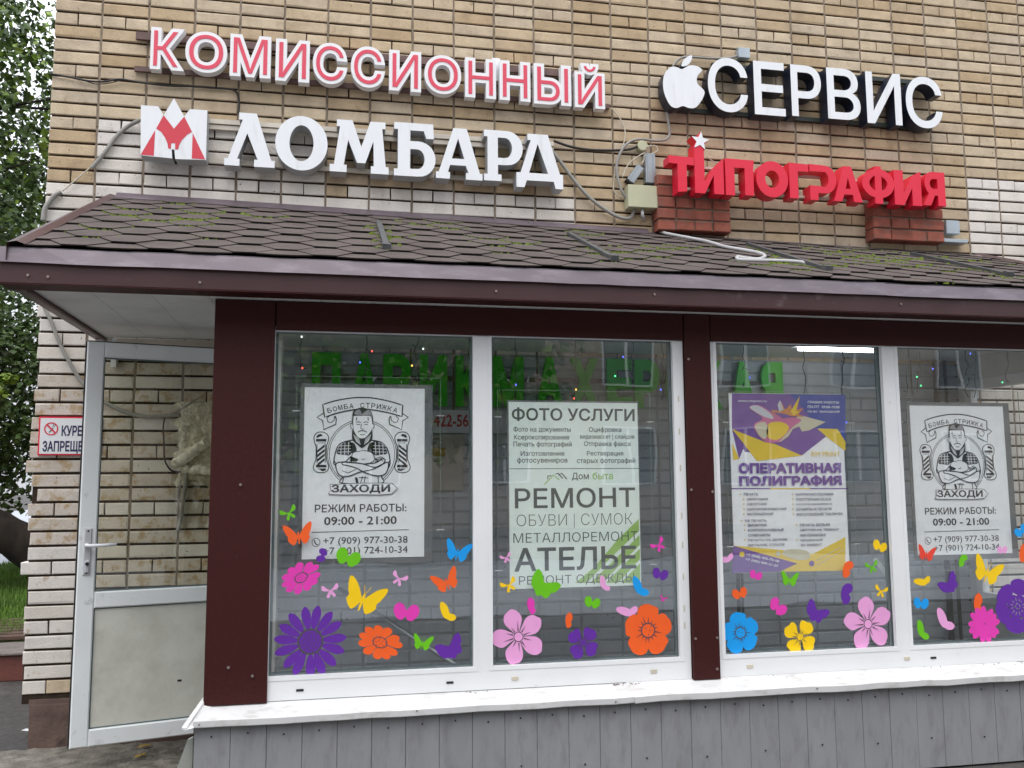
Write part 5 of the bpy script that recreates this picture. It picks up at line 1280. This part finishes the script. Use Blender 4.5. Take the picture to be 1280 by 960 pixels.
FP([(265, 300), (340, 270), (380, 215), (470, 222), (515, 262), (400, 356)], 'pviolet', 4); FP([(470, 222), (570, 225), (622, 290), (622, 335), (515, 262)], 'pyellow', 4)
FP([(380, 155), (510, 190), (430, 232), (395, 238), (380, 212), (350, 225), (330, 262), (290, 290), (240, 275)], 'pcream', 5)
FP(smooth_loop([(132, 120), (180, 105), (260, 150), (340, 165), (390, 180), (350, 215), (310, 260), (280, 290), (220, 290), (170, 240), (160, 200), (200, 170)], 4), 'ppink', 6)
FP(smooth_loop([(135, 118), (175, 108), (240, 150), (250, 175), (200, 160)], 4), 'ppale', 7)
FP(smooth_loop([(230, 200), (290, 190), (330, 215), (310, 255), (270, 280), (225, 262)], 4), 'pyellow', 7); FP(smooth_loop([(165, 205), (210, 190), (230, 230), (215, 275), (180, 250)], 4), 'pcream', 7)
FP([(240, 130), (290, 135), (285, 85), (310, 130), (335, 100), (345, 138), (378, 65), (366, 130), (400, 120), (375, 150), (400, 165), (340, 160), (300, 165), (250, 150)], 'porange', 8); FP([(335, 138), (378, 60), (362, 135), (380, 140), (350, 158)], 'pyellow', 9); FP([(270, 105), (282, 80), (300, 128), (280, 140)], 'ppale', 9); FP([(245, 140), (310, 150), (350, 165), (300, 172)], 'pviolet', 9)
FP([(75, 808), (395, 897), (310, 938), (76, 944)], 'pviolet', 2); FP([(76, 808), (300, 828), (470, 850), (645, 765), (652, 933), (312, 938), (395, 897)], 'pyellow', 1); FP(smooth_loop([(320, 840), (360, 825), (440, 835), (455, 870), (400, 880), (330, 860)], 3), 'pcream', 3)
def T9(s_, a, b, y, h, m, o=.0, rot=False, y2=None):
    y2 = y if y2 is None else y2; (x0, yy0), (x1, yy1) = fit_([(a, y), (b, y2)]); c.text(s_, x0, x1, yy0, yy1, h / 4, m, o, 10, rot)
T9('www.rmprint.ru', 75, 215, 87, 16, 'paper', .01); T9('ГРАФИК РАБОТЫ', 418, 570, 92, 14, 'paper', .015); T9('ПН-ПТ  09:00-19:00', 418, 574, 115, 14, 'paper', .015); T9('СБ-ВС  ВЫХОДНОЙ', 418, 574, 138, 14, 'paper', .015)
T9('RM PRINT', 445, 585, 350, 24, 'pyellow', .0); T9('ОПЕРАТИВНАЯ', 90, 592, 420, 52, 'pviolet', .055); T9('ПОЛИГРАФИЯ', 94, 597, 483, 52, 'pviolet', .055)
c.line(fit_([(60, 523), (250, 523)]), 1.5, 'pviolet', 2); c.line(fit_([(250, 523), (445, 523)]), 1.5, 'pyellow', 2); c.line(fit_([(445, 523), (632, 523)]), 1.5, 'pviolet', 2)
for s_, a, b, y in [('ПЕЧАТЬ', 120, 190, 551), ('ЦИФРОВАЯ', 136, 237, 576), ('ОФСЕТНАЯ', 138, 232, 600), ('ШИРОКОФОРМАТНАЯ', 140, 330, 625), ('ИНТЕРЬЕРНАЯ', 140, 266, 650), ('УФ ПЕЧАТЬ', 128, 235, 683), ('ВИЗИТКИ', 145, 235, 706), ('КОРПОРАТИВНЫЕ', 146, 322, 730), ('СУВЕНИРЫ', 148, 255, 755), ('ПЕЧАТЬ НА ДЕРЕВЕ,', 148, 345, 780), ('МЕТАЛЛЕ, СТЕКЛЕ', 150, 328, 805),
                    ('НАРУЖНАЯ РЕКЛАМА', 375, 560, 551), ('ПЛОТТЕРНАЯ РЕЗКА', 377, 549, 576), ('УСЛУГИ ДИЗАЙНЕРА', 378, 554, 600), ('ШТАМПЫ И ПЕЧАТИ', 380, 551, 625), ('ИЗГОТОВЛЕНИЕ ТАБЛИЧЕК', 382, 608, 650), ('ПЕЧАТЬ БЕЛЫМ', 400, 545, 704), ('ЦВЕТОМ НА ТЕМНЫХ', 402, 592, 729), ('МАТЕРИАЛАХ', 404, 528, 755), ('ОБЪЕМНЫЙ', 405, 512, 779), ('3D ЭФФЕКТ', 407, 510, 804)]:
    T9(s_, a, b, y, 13, 'navyink', .012)
    if y not in (755, 805, 729, 804): (xx, yy), = fit_([(a - 14, y)]); c.poly([(xx - 1.1, yy - 1.2), (xx + 1.1, yy), (xx - 1.1, yy + 1.2)], 'pyellow', 3)
T9('+7 (968) 435-73-28', 140, 303, 852, 15, 'paper', .015, True, 888); T9('+7 (985) 009-21-27', 138, 300, 876, 15, 'paper', .015, True, 912)
for (xx, yy), m, r_ in [(fit_([(122, 852)])[0], 'pyellow', 3.3), (fit_([(300, 848)])[0], 'pcream', 3.2), (fit_([(465, 897)])[0], 'pviolet', 3.4)]: c.poly([(xx + r_ * cos(k * .45), yy + r_ * 1.05 * sin(k * .45)) for k in range(14)], m, 4)
c.line(fit_([(485, 885), (605, 815)]), 1.0, 'pcream', 4); c.line(fit_([(490, 905), (620, 830)]), 1.0, 'pcream', 4)
c.done()
holder(c, [(905, 489), (1062, 492), (1070, 716), (912, 722)], clamps=[(-1, .83), (-1, .16), (1, .83), (1, .16)])

# ================================================================== STICKERS ON THE GLASS
YS = -1.1895
def blob(l, n=4): return smooth_loop(l, n)
def mir(l): return [(-x, y) for x, y in reversed(l)]
BF = {}
BF['open'] = [blob([(-.03, -.05), (-.12, .12), (-.30, .34), (-.50, .46), (-.55, .36), (-.47, .10), (-.40, -.02), (-.42, -.14), (-.33, -.28), (-.20, -.36), (-.10, -.24)]), blob([(.03, -.05), (.12, .12), (.30, .34), (.50, .46), (.55, .36), (.47, .10), (.40, -.02), (.42, -.14), (.33, -.28), (.20, -.36), (.10, -.24)]), blob([(-.035, .06), (0, .14), (.035, .06), (.03, -.25), (0, -.36), (-.03, -.25)])]
BF['ant'] = BF['open'] + [[(-.01, .1), (-.10, .34), (-.085, .345), (.005, .1)], [(.01, .1), (.10, .34), (.085, .345), (-.005, .1)]]
BF['heart'] = [blob([(0, -.20), (-.10, -.34), (-.30, -.34), (-.50, -.10), (-.50, .16), (-.34, .30), (-.14, .24), (0, .04), (.14, .24), (.34, .30), (.50, .16), (.50, -.10), (.30, -.34), (.10, -.34)])]
BF['petal'] = [blob([(0, 0), (-.18, .12), (-.40, .36), (-.50, .26), (-.46, .06), (-.2, -.02)]), blob([(0, 0), (.18, .12), (.40, .36), (.50, .26), (.46, .06), (.2, -.02)]), blob([(0, 0), (-.14, -.10), (-.28, -.34), (-.14, -.42), (-.02, -.2)]), blob([(0, 0), (.14, -.10), (.28, -.34), (.14, -.42), (.02, -.2)])]
BF['side'] = [blob([(-.10, -.30), (-.30, -.05), (-.42, .30), (-.34, .46), (-.10, .34), (.06, .12), (.14, -.04), (.34, -.06), (.50, -.20), (.40, -.36), (.20, -.40), (.05, -.34)])]
BF['swoop'] = [blob([(0, -.34), (-.16, -.40), (-.30, -.24), (-.44, -.12), (-.50, .12), (-.42, .44), (-.22, .36), (-.04, .10), (.16, .16), (.40, .24), (.54, .16), (.42, -.10), (.30, -.16), (.24, -.32), (.12, -.40)])]
BF['wing'] = [blob([(-.1, -.5), (-.25, -.1), (-.22, .3), (-.02, .5), (.16, .36), (.22, .1), (.14, -.1), (.2, -.34), (.06, -.5)])]
BF['folded'] = [blob([(-.05, -.46), (-.20, -.1), (-.16, .3), (.1, .5), (.34, .40), (.34, .16), (.2, 0), (.3, -.14), (.26, -.36), (.1, -.5)])]
def fl_petals(n, r0, r1, w, tip=.5, a0=0, jit=0, seed=0, sq=1.):
    r = random.Random(seed); out = []
    for i in range(n):
        a = a0 + 2 * pi * i / n + r.uniform(-jit, jit); R1 = r1 * r.uniform(1 - jit, 1)
        l = [(r0, -w * .35), (r0 + (R1 - r0) * .45, -w), (R1 * .86, -w * tip * 1.25), (R1, 0), (R1 * .86, w * tip * 1.25), (r0 + (R1 - r0) * .45, w), (r0, w * .35)]
        out.append([(x * cos(a) - y * sin(a), (x * sin(a) + y * cos(a)) * sq) for x, y in blob(l, 3)])
    return out
FLW = dict(
    daisy=dict(p=fl_petals(15, .17, .5, .060, .72, .1, .03, 1), v=(), c=.155, dots=26),
    zinnia=dict(p=fl_petals(11, .15, .5, .088, .85, .2, .05, 2, .72), v=(), c=.14, dots=9, csq=.72),
    lily=dict(p=fl_petals(5, .06, .5, .155, .62, pi / 2 + .35, .03, 3), v=('rays', 10, .10, .27, 0), c=.075, dots=0),
    pansy=dict(p=fl_petals(4, .05, .5, .20, .95, pi / 4, .03, 4), v=('rays', 12, .12, .26, 0), c=.09, dots=5),
    bloom=dict(p=fl_petals(5, .06, .5, .175, 1.15, pi / 2, .02, 5, .95), v=('rays', 15, .14, .26, 0), c=.12, dots=4),
    rose=dict(p=fl_petals(13, .0, .5, .105, .55, .1, .12, 6) + fl_petals(9, 0, .36, .12, .8, .3, .1, 9), v=('arcs',), c=.0, dots=0),
    peony=dict(p=fl_petals(7, .0, .5, .19, 1.1, .4, .05, 8), v=('peony',), c=.0, dots=0))
def petals_of(outline, n, a0, seed, jit=.05):
    r = random.Random(seed); out = []
    for i in range(n):
        a = a0 + 2 * pi * i / n + r.uniform(-jit, jit); k = r.uniform(.93, 1.0); f = r.choice((1, -1))
        l = [(x * k, y * f + r.uniform(-.008, .008)) for x, y in outline]; l = l if f > 0 else l[::-1]
        out.append([(x * cos(a) - y * sin(a), x * sin(a) + y * cos(a)) for x, y in smooth_loop(l, 3)])
    return out
FLW['lily']['p'] = petals_of([(.05, -.02), (.16, -.09), (.30, -.155), (.42, -.13), (.475, -.05), (.50, .03), (.43, .12), (.30, .155), (.17, .10), (.05, .02)], 5, pi / 2 + .35, 3)
FLW['bloom']['p'] = petals_of([(.05, -.03), (.14, -.13), (.27, -.20), (.40, -.20), (.455, -.10), (.49, .0), (.46, .12), (.38, .19), (.27, .20), (.15, .13), (.05, .03)], 5, pi / 2, 5, .03)
FLW['pansy']['p'] = petals_of([(.04, -.02), (.15, -.11), (.28, -.20), (.41, -.19), (.45, -.06), (.50, .06), (.41, .19), (.28, .20), (.15, .11), (.04, .02)], 4, pi / 4, 4, .04)
FLW['peony'] = dict(p=petals_of([(.20, -.06), (.24, -.15), (.33, -.20), (.42, -.18), (.48, -.05), (.46, .10), (.39, .19), (.28, .19), (.21, .08)], 6, .3, 8, .02) + petals_of([(.05, -.02), (.08, -.11), (.17, -.13), (.22, -.02), (.185, .10), (.10, .11), (.05, .03)], 4, .9, 9, .03), v=('rays', 12, .10, .17, 0), c=.04, dots=0)
def sticker(kind, col, px, py, wpx, ang, label, sy=1.):
    p = PY(px, py, YS); sc = wpx * abs(PY(px + .5, py, YS).x - PY(px - .5, py, YS).x); a = radians(ang)
    TR = lambda q: (p.x + (q[0] * cos(a) - q[1] * sy * sin(a)) * sc, p.z + (q[0] * sin(a) + q[1] * sy * cos(a)) * sc)
    grp = 'flower stickers on the shop windows' if kind in FLW else 'butterfly stickers on the shop windows'
    nm = 'flower_sticker' if kind in FLW else 'butterfly_sticker'
    if kind not in FLW:
        mb = MB()
        for k, l in enumerate(BF[kind]): y = YS - .0001 * k; mb.prism([TR(q) for q in l], [], y, y)
        return single(nm, mb, col, label, 'sticker', grp)
    t = thing(nm, label, 'sticker', (p.x, YS, p.z), grp); F_ = FLW[kind]
    for k, l in enumerate(F_['p']):
        mb = MB(); y = YS - .00005 * k
        mb.prism([TR(q) for q in l], [], y, y); part('petal', mb, col, t)
    mb = MB(); vb = MB(); csq = F_.get('csq', 1)
    if F_['c']:
        c_ = [(F_['c'] * cos(i * 2 * pi / 20), F_['c'] * csq * sin(i * 2 * pi / 20)) for i in range(20)]
        vb.prism([TR((x * 1.16, y * 1.16)) for x, y in c_], [], YS - .0010, YS - .0010)
        mb.prism([TR((x * .98, y * .98)) for x, y in c_], [], YS - .0012, YS - .0012); part('heart', mb, col, t)
        r = random.Random(5)
        for i in range(F_['dots']):
            aa = i * 2.4; rr = F_['c'] * .88 * math.sqrt((i + .5) / max(1, F_['dots'])); x, y = rr * cos(aa), rr * csq * sin(aa); s_ = .012
            vb.prism([TR((x - s_, y - s_ * .4)), TR((x + s_ * .6, y - s_)), TR((x + s_, y + s_ * .4)), TR((x - s_ * .4, y + s_))], [], YS - .0016, YS - .0016)
    if F_['v'] and F_['v'][0] == 'rays':
        _, n, r0, r1, o = F_['v']; r = random.Random(n)
        for i in range(n):
            aa = 2 * pi * (i + .5) / n + o + r.uniform(-.08, .08); q1_ = r1 * r.uniform(.75, 1.1); w = .011
            vb.prism([TR((r0 * cos(aa) - w * sin(aa), r0 * sin(aa) + w * cos(aa))), TR((q1_ * cos(aa), q1_ * sin(aa))), TR((r0 * cos(aa) + w * sin(aa), r0 * sin(aa) - w * cos(aa)))], [], YS - .0016, YS - .0016)
    if F_['v'] and F_['v'][0] in ('arcs', 'peony'):
        n = 1 if F_['v'][0] == 'arcs' else 10; r = random.Random(3)
        for i in range(n):
            aa = i * 2.1; cx, cy = (.02 * i * cos(aa), -.02 * i) if n == 1 else (.13 * cos(aa), .15 * sin(aa)); R0 = .05 if n == 1 else .20
            path = [(cx + R0 * cos(aa + u), cy + R0 * sin(aa + u) * .8) for u in [k * .22 for k in range(7 + i % 4)]]
            for (ax, ay), (bx_, by_) in zip(path, path[1:]):
                d = Vector((bx_ - ax, by_ - ay)).normalized() * .007; vb.prism([TR((ax - d.y, ay + d.x)), TR((bx_ - d.y, by_ + d.x)), TR((bx_ + d.y, by_ - d.x)), TR((ax + d.y, ay - d.x))], [], YS - .0016, YS - .0016)
    if vb.f: part('cut_lines', vb, 'midgrey' if kind == 'peony' else 'vein', t)
    return t
G, O, V, K, M_, Y_, B_, R_ = 'sgreen', 'sorange', 'spurple', 'spink', 'smagenta', 'syellow', 'sblue', 'sred'
ST = [
 ('petal', G, 361, 641, 21, 25, 'small green butterfly sticker highest of all, beside the barber poster edge'),
 ('open', O, 373, 669, 33, 8, 'orange butterfly sticker over the left edge of the barber poster'),
 ('heart', V, 402, 694, 17, 70, 'little purple sticker under the phone numbers of the barber poster'),
 ('heart', G, 435.5, 696, 30, -20, 'green butterfly sticker covering the last phone number of the barber poster'),
 ('zinnia', M_, 376.5, 722, 54, 25, 'magenta half flower sticker under the lower left corner of the barber poster'),
 ('petal', K, 413, 738, 21, 10, 'tiny pale pink butterfly sticker left of the big yellow butterfly in the first window'),
 ('daisy', V, 388, 802, 92, 0, 'biggest flower sticker, a many petalled purple daisy in the first window'),
 ('ant', Y_, 454, 748, 47, -22, 'big yellow butterfly sticker in the first window'),
 ('petal', K, 499, 723, 20, -25, 'small pale pink butterfly sticker right of the big yellow one in the first window'),
 ('heart', M_, 508, 764, 31, -10, 'magenta butterfly sticker in the middle of the first window'),
 ('open', B_, 572, 690, 30, -14, 'blue butterfly sticker at the right edge of the first window'),
 ('open', O, 558, 727, 31, 22, 'orange butterfly sticker below the blue one in the first window'),
 ('side', Y_, 559, 765, 25, -10, 'yellow side view butterfly sticker at the right of the first window'),
 ('zinnia', O, 475, 803, 59, -20, 'orange flower sticker low in the first window'),
 ('ant', G, 528, 804, 23, -12, 'small green butterfly sticker on the leaning tube'),
 ('swoop', V, 564, 809, 34, 42, 'purple butterfly sticker in the lower right corner of the first window'),
 ('petal', K, 632.5, 697, 14, 20, 'tiny pink butterfly sticker left of the big word on the services poster'),
 ('petal', Y_, 636, 731, 20, 25, 'yellow butterfly sticker at the lower left corner of the services poster'),
 ('swoop', G, 681, 732, 36, -20, 'green butterfly sticker on the last line of the services poster'),
 ('side', K, 755.5, 729.5, 18, -20, 'pale pink butterfly sticker on the last line of the services poster'),
 ('side', B_, 800, 733.5, 25, -10, 'blue butterfly sticker at the lower right corner of the services poster'),
 ('petal', M_, 823, 681, 18, 35, 'magenta butterfly sticker right of the services poster'),
 ('heart', V, 825.5, 717, 19, -15, 'purple butterfly sticker right of the services poster'),
 ('petal', M_, 829, 748, 9, -20, 'very tiny magenta butterfly sticker by the right frame of the second window'),
 ('wing', M_, 664.5, 757, 20, 10, 'magenta folded butterfly sticker standing on the pale pink flower of the second window'),
 ('heart', G, 740.5, 752.5, 19, -15, 'green butterfly sticker just under the services poster'),
 ('side', K, 784, 763, 24, 40, 'pale pink side view butterfly sticker beside the orange flower'),
 ('wing', O, 711.5, 775, 18, -8, 'orange butterfly sticker above the purple flower of the second window'),
 ('lily', K, 648, 796, 71, 0, 'pale pink five petalled flower sticker in the second window'),
 ('pansy', V, 729, 803, 43, 6, 'purple four petalled flower sticker in the second window'),
 ('bloom', O, 810, 788, 64, 0, 'big orange flower sticker in the second window'),
 ('side', K, 908, 698, 17, 60, 'pale pink butterfly sticker at the lower left corner of the printing poster'),
 ('heart', M_, 945, 718.5, 15, -18, 'magenta butterfly sticker just under the printing poster'),
 ('ant', G, 987, 724.5, 20, -8, 'green butterfly sticker just under the printing poster'),
 ('folded', O, 1058, 711, 20, -22, 'orange butterfly sticker at the lower right corner of the printing poster'),
 ('heart', Y_, 1100, 682, 17, -22, 'round winged yellow butterfly sticker at the right edge of the third window'),
 ('petal', G, 1090, 708, 16, 12, 'green butterfly sticker over the white paper strip'),
 ('petal', Y_, 1101.5, 738.5, 16, -15, 'small yellow butterfly sticker above the pale pink flower of the third window'),
 ('heart', O, 924.5, 741, 18, 12, 'orange butterfly sticker above the blue flower'),
 ('heart', M_, 973, 758, 22, -42, 'magenta butterfly sticker between the blue and yellow flowers'),
 ('folded', V, 1056.5, 742, 24, -10, 'purple folded butterfly sticker on top of the pale pink flower of the third window'),
 ('swoop', V, 1021.5, 765.5, 28, -18, 'purple butterfly sticker right of the yellow flower'),
 ('bloom', B_, 925.5, 791, 50, 10, 'blue flower sticker in the third window'),
 ('pansy', Y_, 1000, 796, 44, 8, 'yellow four petalled flower sticker in the third window'),
 ('lily', K, 1085, 780, 63, -14, 'pale pink five petalled flower sticker in the third window'),
 ('open', R_, 1158, 692.5, 20, -12, 'red orange butterfly sticker at the lower left corner of the second barber poster'),
 ('folded', G, 1202.5, 700, 15, -30, 'small green sticker at the bottom edge of the second barber poster'),
 ('ant', Y_, 1234, 715, 33, -22, 'big yellow butterfly sticker in the fourth window'),
 ('side', Y_, 1153, 726, 19, 50, 'yellow side view butterfly sticker at the left of the fourth window'),
 ('swoop', V, 1187, 729, 25, 50, 'purple butterfly sticker in the fourth window'),
 ('heart', B_, 1151.5, 753.5, 18, -8, 'blue sticker at the left of the fourth window'),
 ('wing', O, 1223, 754, 22, -8, 'orange sticker above the magenta flower of the fourth window'),
 ('side', K, 1181, 774.5, 26, -10, 'pale pink butterfly sticker in the fourth window'),
 ('side', G, 1153, 788, 21, -22, 'green butterfly sticker at the bottom left of the fourth window'),
 ('rose', M_, 1230, 781, 42, 0, 'spiky magenta flower sticker in the fourth window'),
 ('peony', V, 1272, 758, 62, 0, 'big purple many layered flower sticker at the right picture edge'),
 ('heart', K, 1253, 687, 12, 0, 'pale pink sticker on the phone number of the second barber poster'),
 ('heart', B_, 1276, 663, 16, 30, 'blue sticker near the right picture edge'),
 ('folded', O, 1279, 690, 22, -20, 'orange sticker near the right picture edge below the blue one'),
]
for s_ in ST: sticker(*s_)

# ================================================================== INSIDE THE SHOP
YG = -.045
gl = [('П', 1.582), ('А', 1.802), ('Р', 1.996), ('И', 2.212), ('К', 2.43), ('М', 2.67), ('А', 2.929), ('Х', 3.152), ('Е', 3.381), ('Р', 3.56), ('С', 3.77), ('К', 3.98), ('А', 4.209), ('Я', 4.405)]
GS = thing('letter_sign', 'green block letters on the inner brick wall reading ПАРИКМАХЕРСКАЯ', 'sign', (3, 0, 1.8))
zt = PY(420, 441, YG).z; zb = PY(480, 507, YG).z
for ch, x in gl:
    w = .165 if ch not in 'МХ' else .19
    mb = MB(); put_glyph(mb, ch, x - w / 2, x + w / 2, zb, zt, YG, YG + .03, .055, 3); part('letter', mb, 'ggreen', GS)
mb = MB(); mb.box(1.47, 4.5, -.014, -.004, zb + .16, zb + .185); part('rail', mb, 'kerbtop', GS)
t = thing('phone_number_sign', 'white strip with red digits 422-56 on the inner wall of the first window', 'sign', tuple(PY(565, 541, -.02)))
x0, x1, z0, z1 = pbox(500, 592, 512.5, 541, -.02); x1 += .25; mb = MB(); mb.box(x0, x1, -.018, -.008, z0, z1); part('plate', mb, 'ppale', t)
mb = MB(); ptext(mb, '422-56-', 542, 590.5, 518, 533.5, -.0185, .02); ptext(mb, '(985)', 506, 538, 518, 534, -.0185, .02); part('lettering', mb, 'redink', t)
t = thing('notice_board', 'beige notice board with a small gold plate under the red phone number', 'notice board', tuple(PY(558, 613, -.02)))
x0, x1, z0, z1 = pbox(508, 579, 543, 613, -.022); mb = MB(); mb.box(x0, x1, -.022, -.010, z0, z1); part('board', mb, 'board', t)
x0, x1, z0, z1 = pbox(530, 557, 559.5, 570, -.024); mb = MB(); mb.box(x0, x1, -.026, -.0225, z0, z1); part('gold_plate', mb, 'gold', t)
mb = MB()
for s_, a, b, y0, y1 in [('стрижки', 520, 551, 540.5 + 3, 544.5), ('детская', 522, 549, 547, 551), ('мужская', 523, 545, 552, 556), ('ПИМКИ', 536, 551, 572.5, 578)]: ptext(mb, s_, a, b, y0, y1, -.0228, .01)
part('lettering', mb, 'inkg', t)
t = thing('white_strip', 'short white strip hanging inside the third window under a green butterfly', 'paper strip', tuple(PY(1100, 708, -1.1)))
mb = MB(); mb.prism([(lambda p: (p.x, p.z))(PY(x, y, -1.1)) for x, y in [(1091, 700), (1096, 697), (1110, 715), (1110, 724)]], [], -1.1, -1.098); part('strip', mb, 'lwhite', t)
mb = MB(); mb.tube([tuple(PY(1092, 699, -1.1)), tuple(PY(1093, 680, -1.1)), tuple(PY(1094, 560, -1.1))], .0012, 4); part('thread', mb, 'cream', t)
# leaning tube
a = PY(424, 736, -.12); b = PY(580, 838, -1.05)
t = thing('leaning_tube', 'grey metal tube leaning inside the first window', 'tube', tuple(b)); mb = MB(); mb.tube([a, a.lerp(b, .5), b], .0125, 10); part('tube', mb, 'alu', t, smooth=True)
mb = MB(); d = (a - b).normalized(); mb.tube([a, a + d * .012], .014, 10); part('cap', mb, 'lwhite', t)
# small pipe in front of the inner wall behind the printing poster
mb = MB(); p = PY(922, 720, -.05); mb.tube([(p.x, -.05, .2), (p.x, -.05, 1.9)], .012, 8); mb.tube([(p.x + .03, -.05, .2), (p.x + .03, -.05, 1.9)], .008, 6); single('pipe', mb, 'bar', 'thin dark riser pipes on the inner wall behind the printing poster', 'pipe', smooth=True)
mb = MB(); mb.tube([(5.60, -.06, .2), (5.60, -.06, 2.2)], .02, 8); mb.tube([(5.67, -.06, .2), (5.67, -.06, 2.2)], .012, 6); single('pipe', mb, 'bar', 'dark riser pipes by the back wall of the fourth window', 'pipe', smooth=True)
# lamp
A = PZ(1050, 438, 2.19); t = thing('ceiling_lamp', 'lit white tube lamp under the ceiling of the third window', 'lamp', (4.35, -.62, 2.2))
mb = MB(); mb.bbox(4.26, 4.9, -.66, -.56, 2.18, 2.203, .004); part('housing', mb, 'lwhite', t)
mb = MB(); mb.tube([(4.29, -.61, 2.168), (4.87, -.61, 2.168)], .012, 8); part('tube', mb, 'tube', t, smooth=True)
# string lights
for nm, c_ in dict(lr=(1, .12, .08), lb=(.1, .15, 1), lg=(.1, 1, .35), lw=(.8, 1, .9), ly=(1, .6, .1)).items(): MT[nm] = mat('led_' + nm[1], c_, emit=c_, estr=1.6)
def garland(x, y0, y1, leds, label, seed, Y=-1.10, wob=2.5):
    r = random.Random(seed); t = thing('string_light', label, 'string light', tuple(PY(x, y0, Y)), 'strings of fairy lights in the windows')
    n = max(4, int((y1 - y0) / 9)); pts = [tuple(PY(x + r.uniform(-wob, wob), y0 + (y1 - y0) * i / n, Y)) for i in range(n + 1)]
    pts[0] = (pts[0][0], Y, Z_SOF - .03)
    mb = MB(); sp = smooth_path(pts, 3); mb.tube(sp, .0024, 4)
    for k in range(max(1, n // 4)):
        q = Vector(r.choice(sp[3:])); mb.tube([q, q + Vector((r.choice((-1, 1)) * r.uniform(.015, .03), 0, r.uniform(-.01, .012)))], .0022, 4)
    part('wire', mb, 'black', t)
    for lx, ly, c_ in leds:
        p = PY(lx, ly, Y - .004); mb = MB(); mb.tube([(p.x, p.y, p.z + .004), (p.x, p.y, p.z), (p.x, p.y, p.z - .004)], .0036, 6); part('bulb', mb, c_, t)
    return t
for i, g in enumerate([
 (376, 413, 460, [(377, 421, 'lw'), (378, 460, 'lr')], 'fairy light string at the left end of the first window'),
 (457, 415, 500, [(450, 453, 'lb'), (465, 439, 'lr')], 'fairy light string ending on the banner of the first barber poster'),
 (521, 417, 592, [(519, 482.5, 'lb'), (529, 436, 'lw'), (515, 457, 'ly')], 'long fairy light string over the right part of the first barber poster'),
 (586, 418, 470, [], 'fairy light string hugging the right side of the first window'),
 (646, 421, 482, [(645, 481, 'lb')], 'fairy light string at the left of the second window'),
 (718, 423, 575, [(717.5, 498, 'lr'), (720, 487, 'ly')], 'long fairy light string down the middle of the services poster'),
 (790, 425, 470, [(779, 446, 'lb'), (769, 470, 'lg')], 'fairy light string in the upper right of the second window'),
 (829, 426, 500, [(826, 487, 'lb')], 'fairy light string near the right frame of the second window'),
 (893, 430, 452, [(894, 448, 'lb')], 'very short fairy light string at the left of the third window'),
 (930, 430, 462, [(937, 472, 'lb')], 'fairy light string over the green letters of the third window'),
 (1005, 431, 528, [], 'fairy light string over the printing poster'),
 (1053, 432, 558, [(1058, 528, 'lb')], 'fairy light string by the right edge of the printing poster'),
 (1135, 434, 492, [], 'fairy light string at the left of the fourth window'),
 (1148, 434, 490, [(1146, 471, 'lg'), (1151, 482, 'lg')], 'fairy light string with two green bulbs in the fourth window'),
 (1173, 434, 494, [(1166, 461, 'lb')], 'fairy light string with a blue bulb in the fourth window'),
 (1209, 435, 497, [(1213, 442, 'lb')], 'fairy light string left of centre in the fourth window'),
 (1219, 435, 497, [], 'fairy light string at the centre of the fourth window'),
 (1258, 436, 478, [(1253, 478, 'lg')], 'short fairy light string with a green bulb near the right picture edge')]):
    garland(*g, seed=i)
bpy.data.objects.remove(_to)
for o in list(bpy.data.objects):
    if o.type == 'EMPTY' and not o.children and o.parent is None: bpy.data.objects.remove(o)
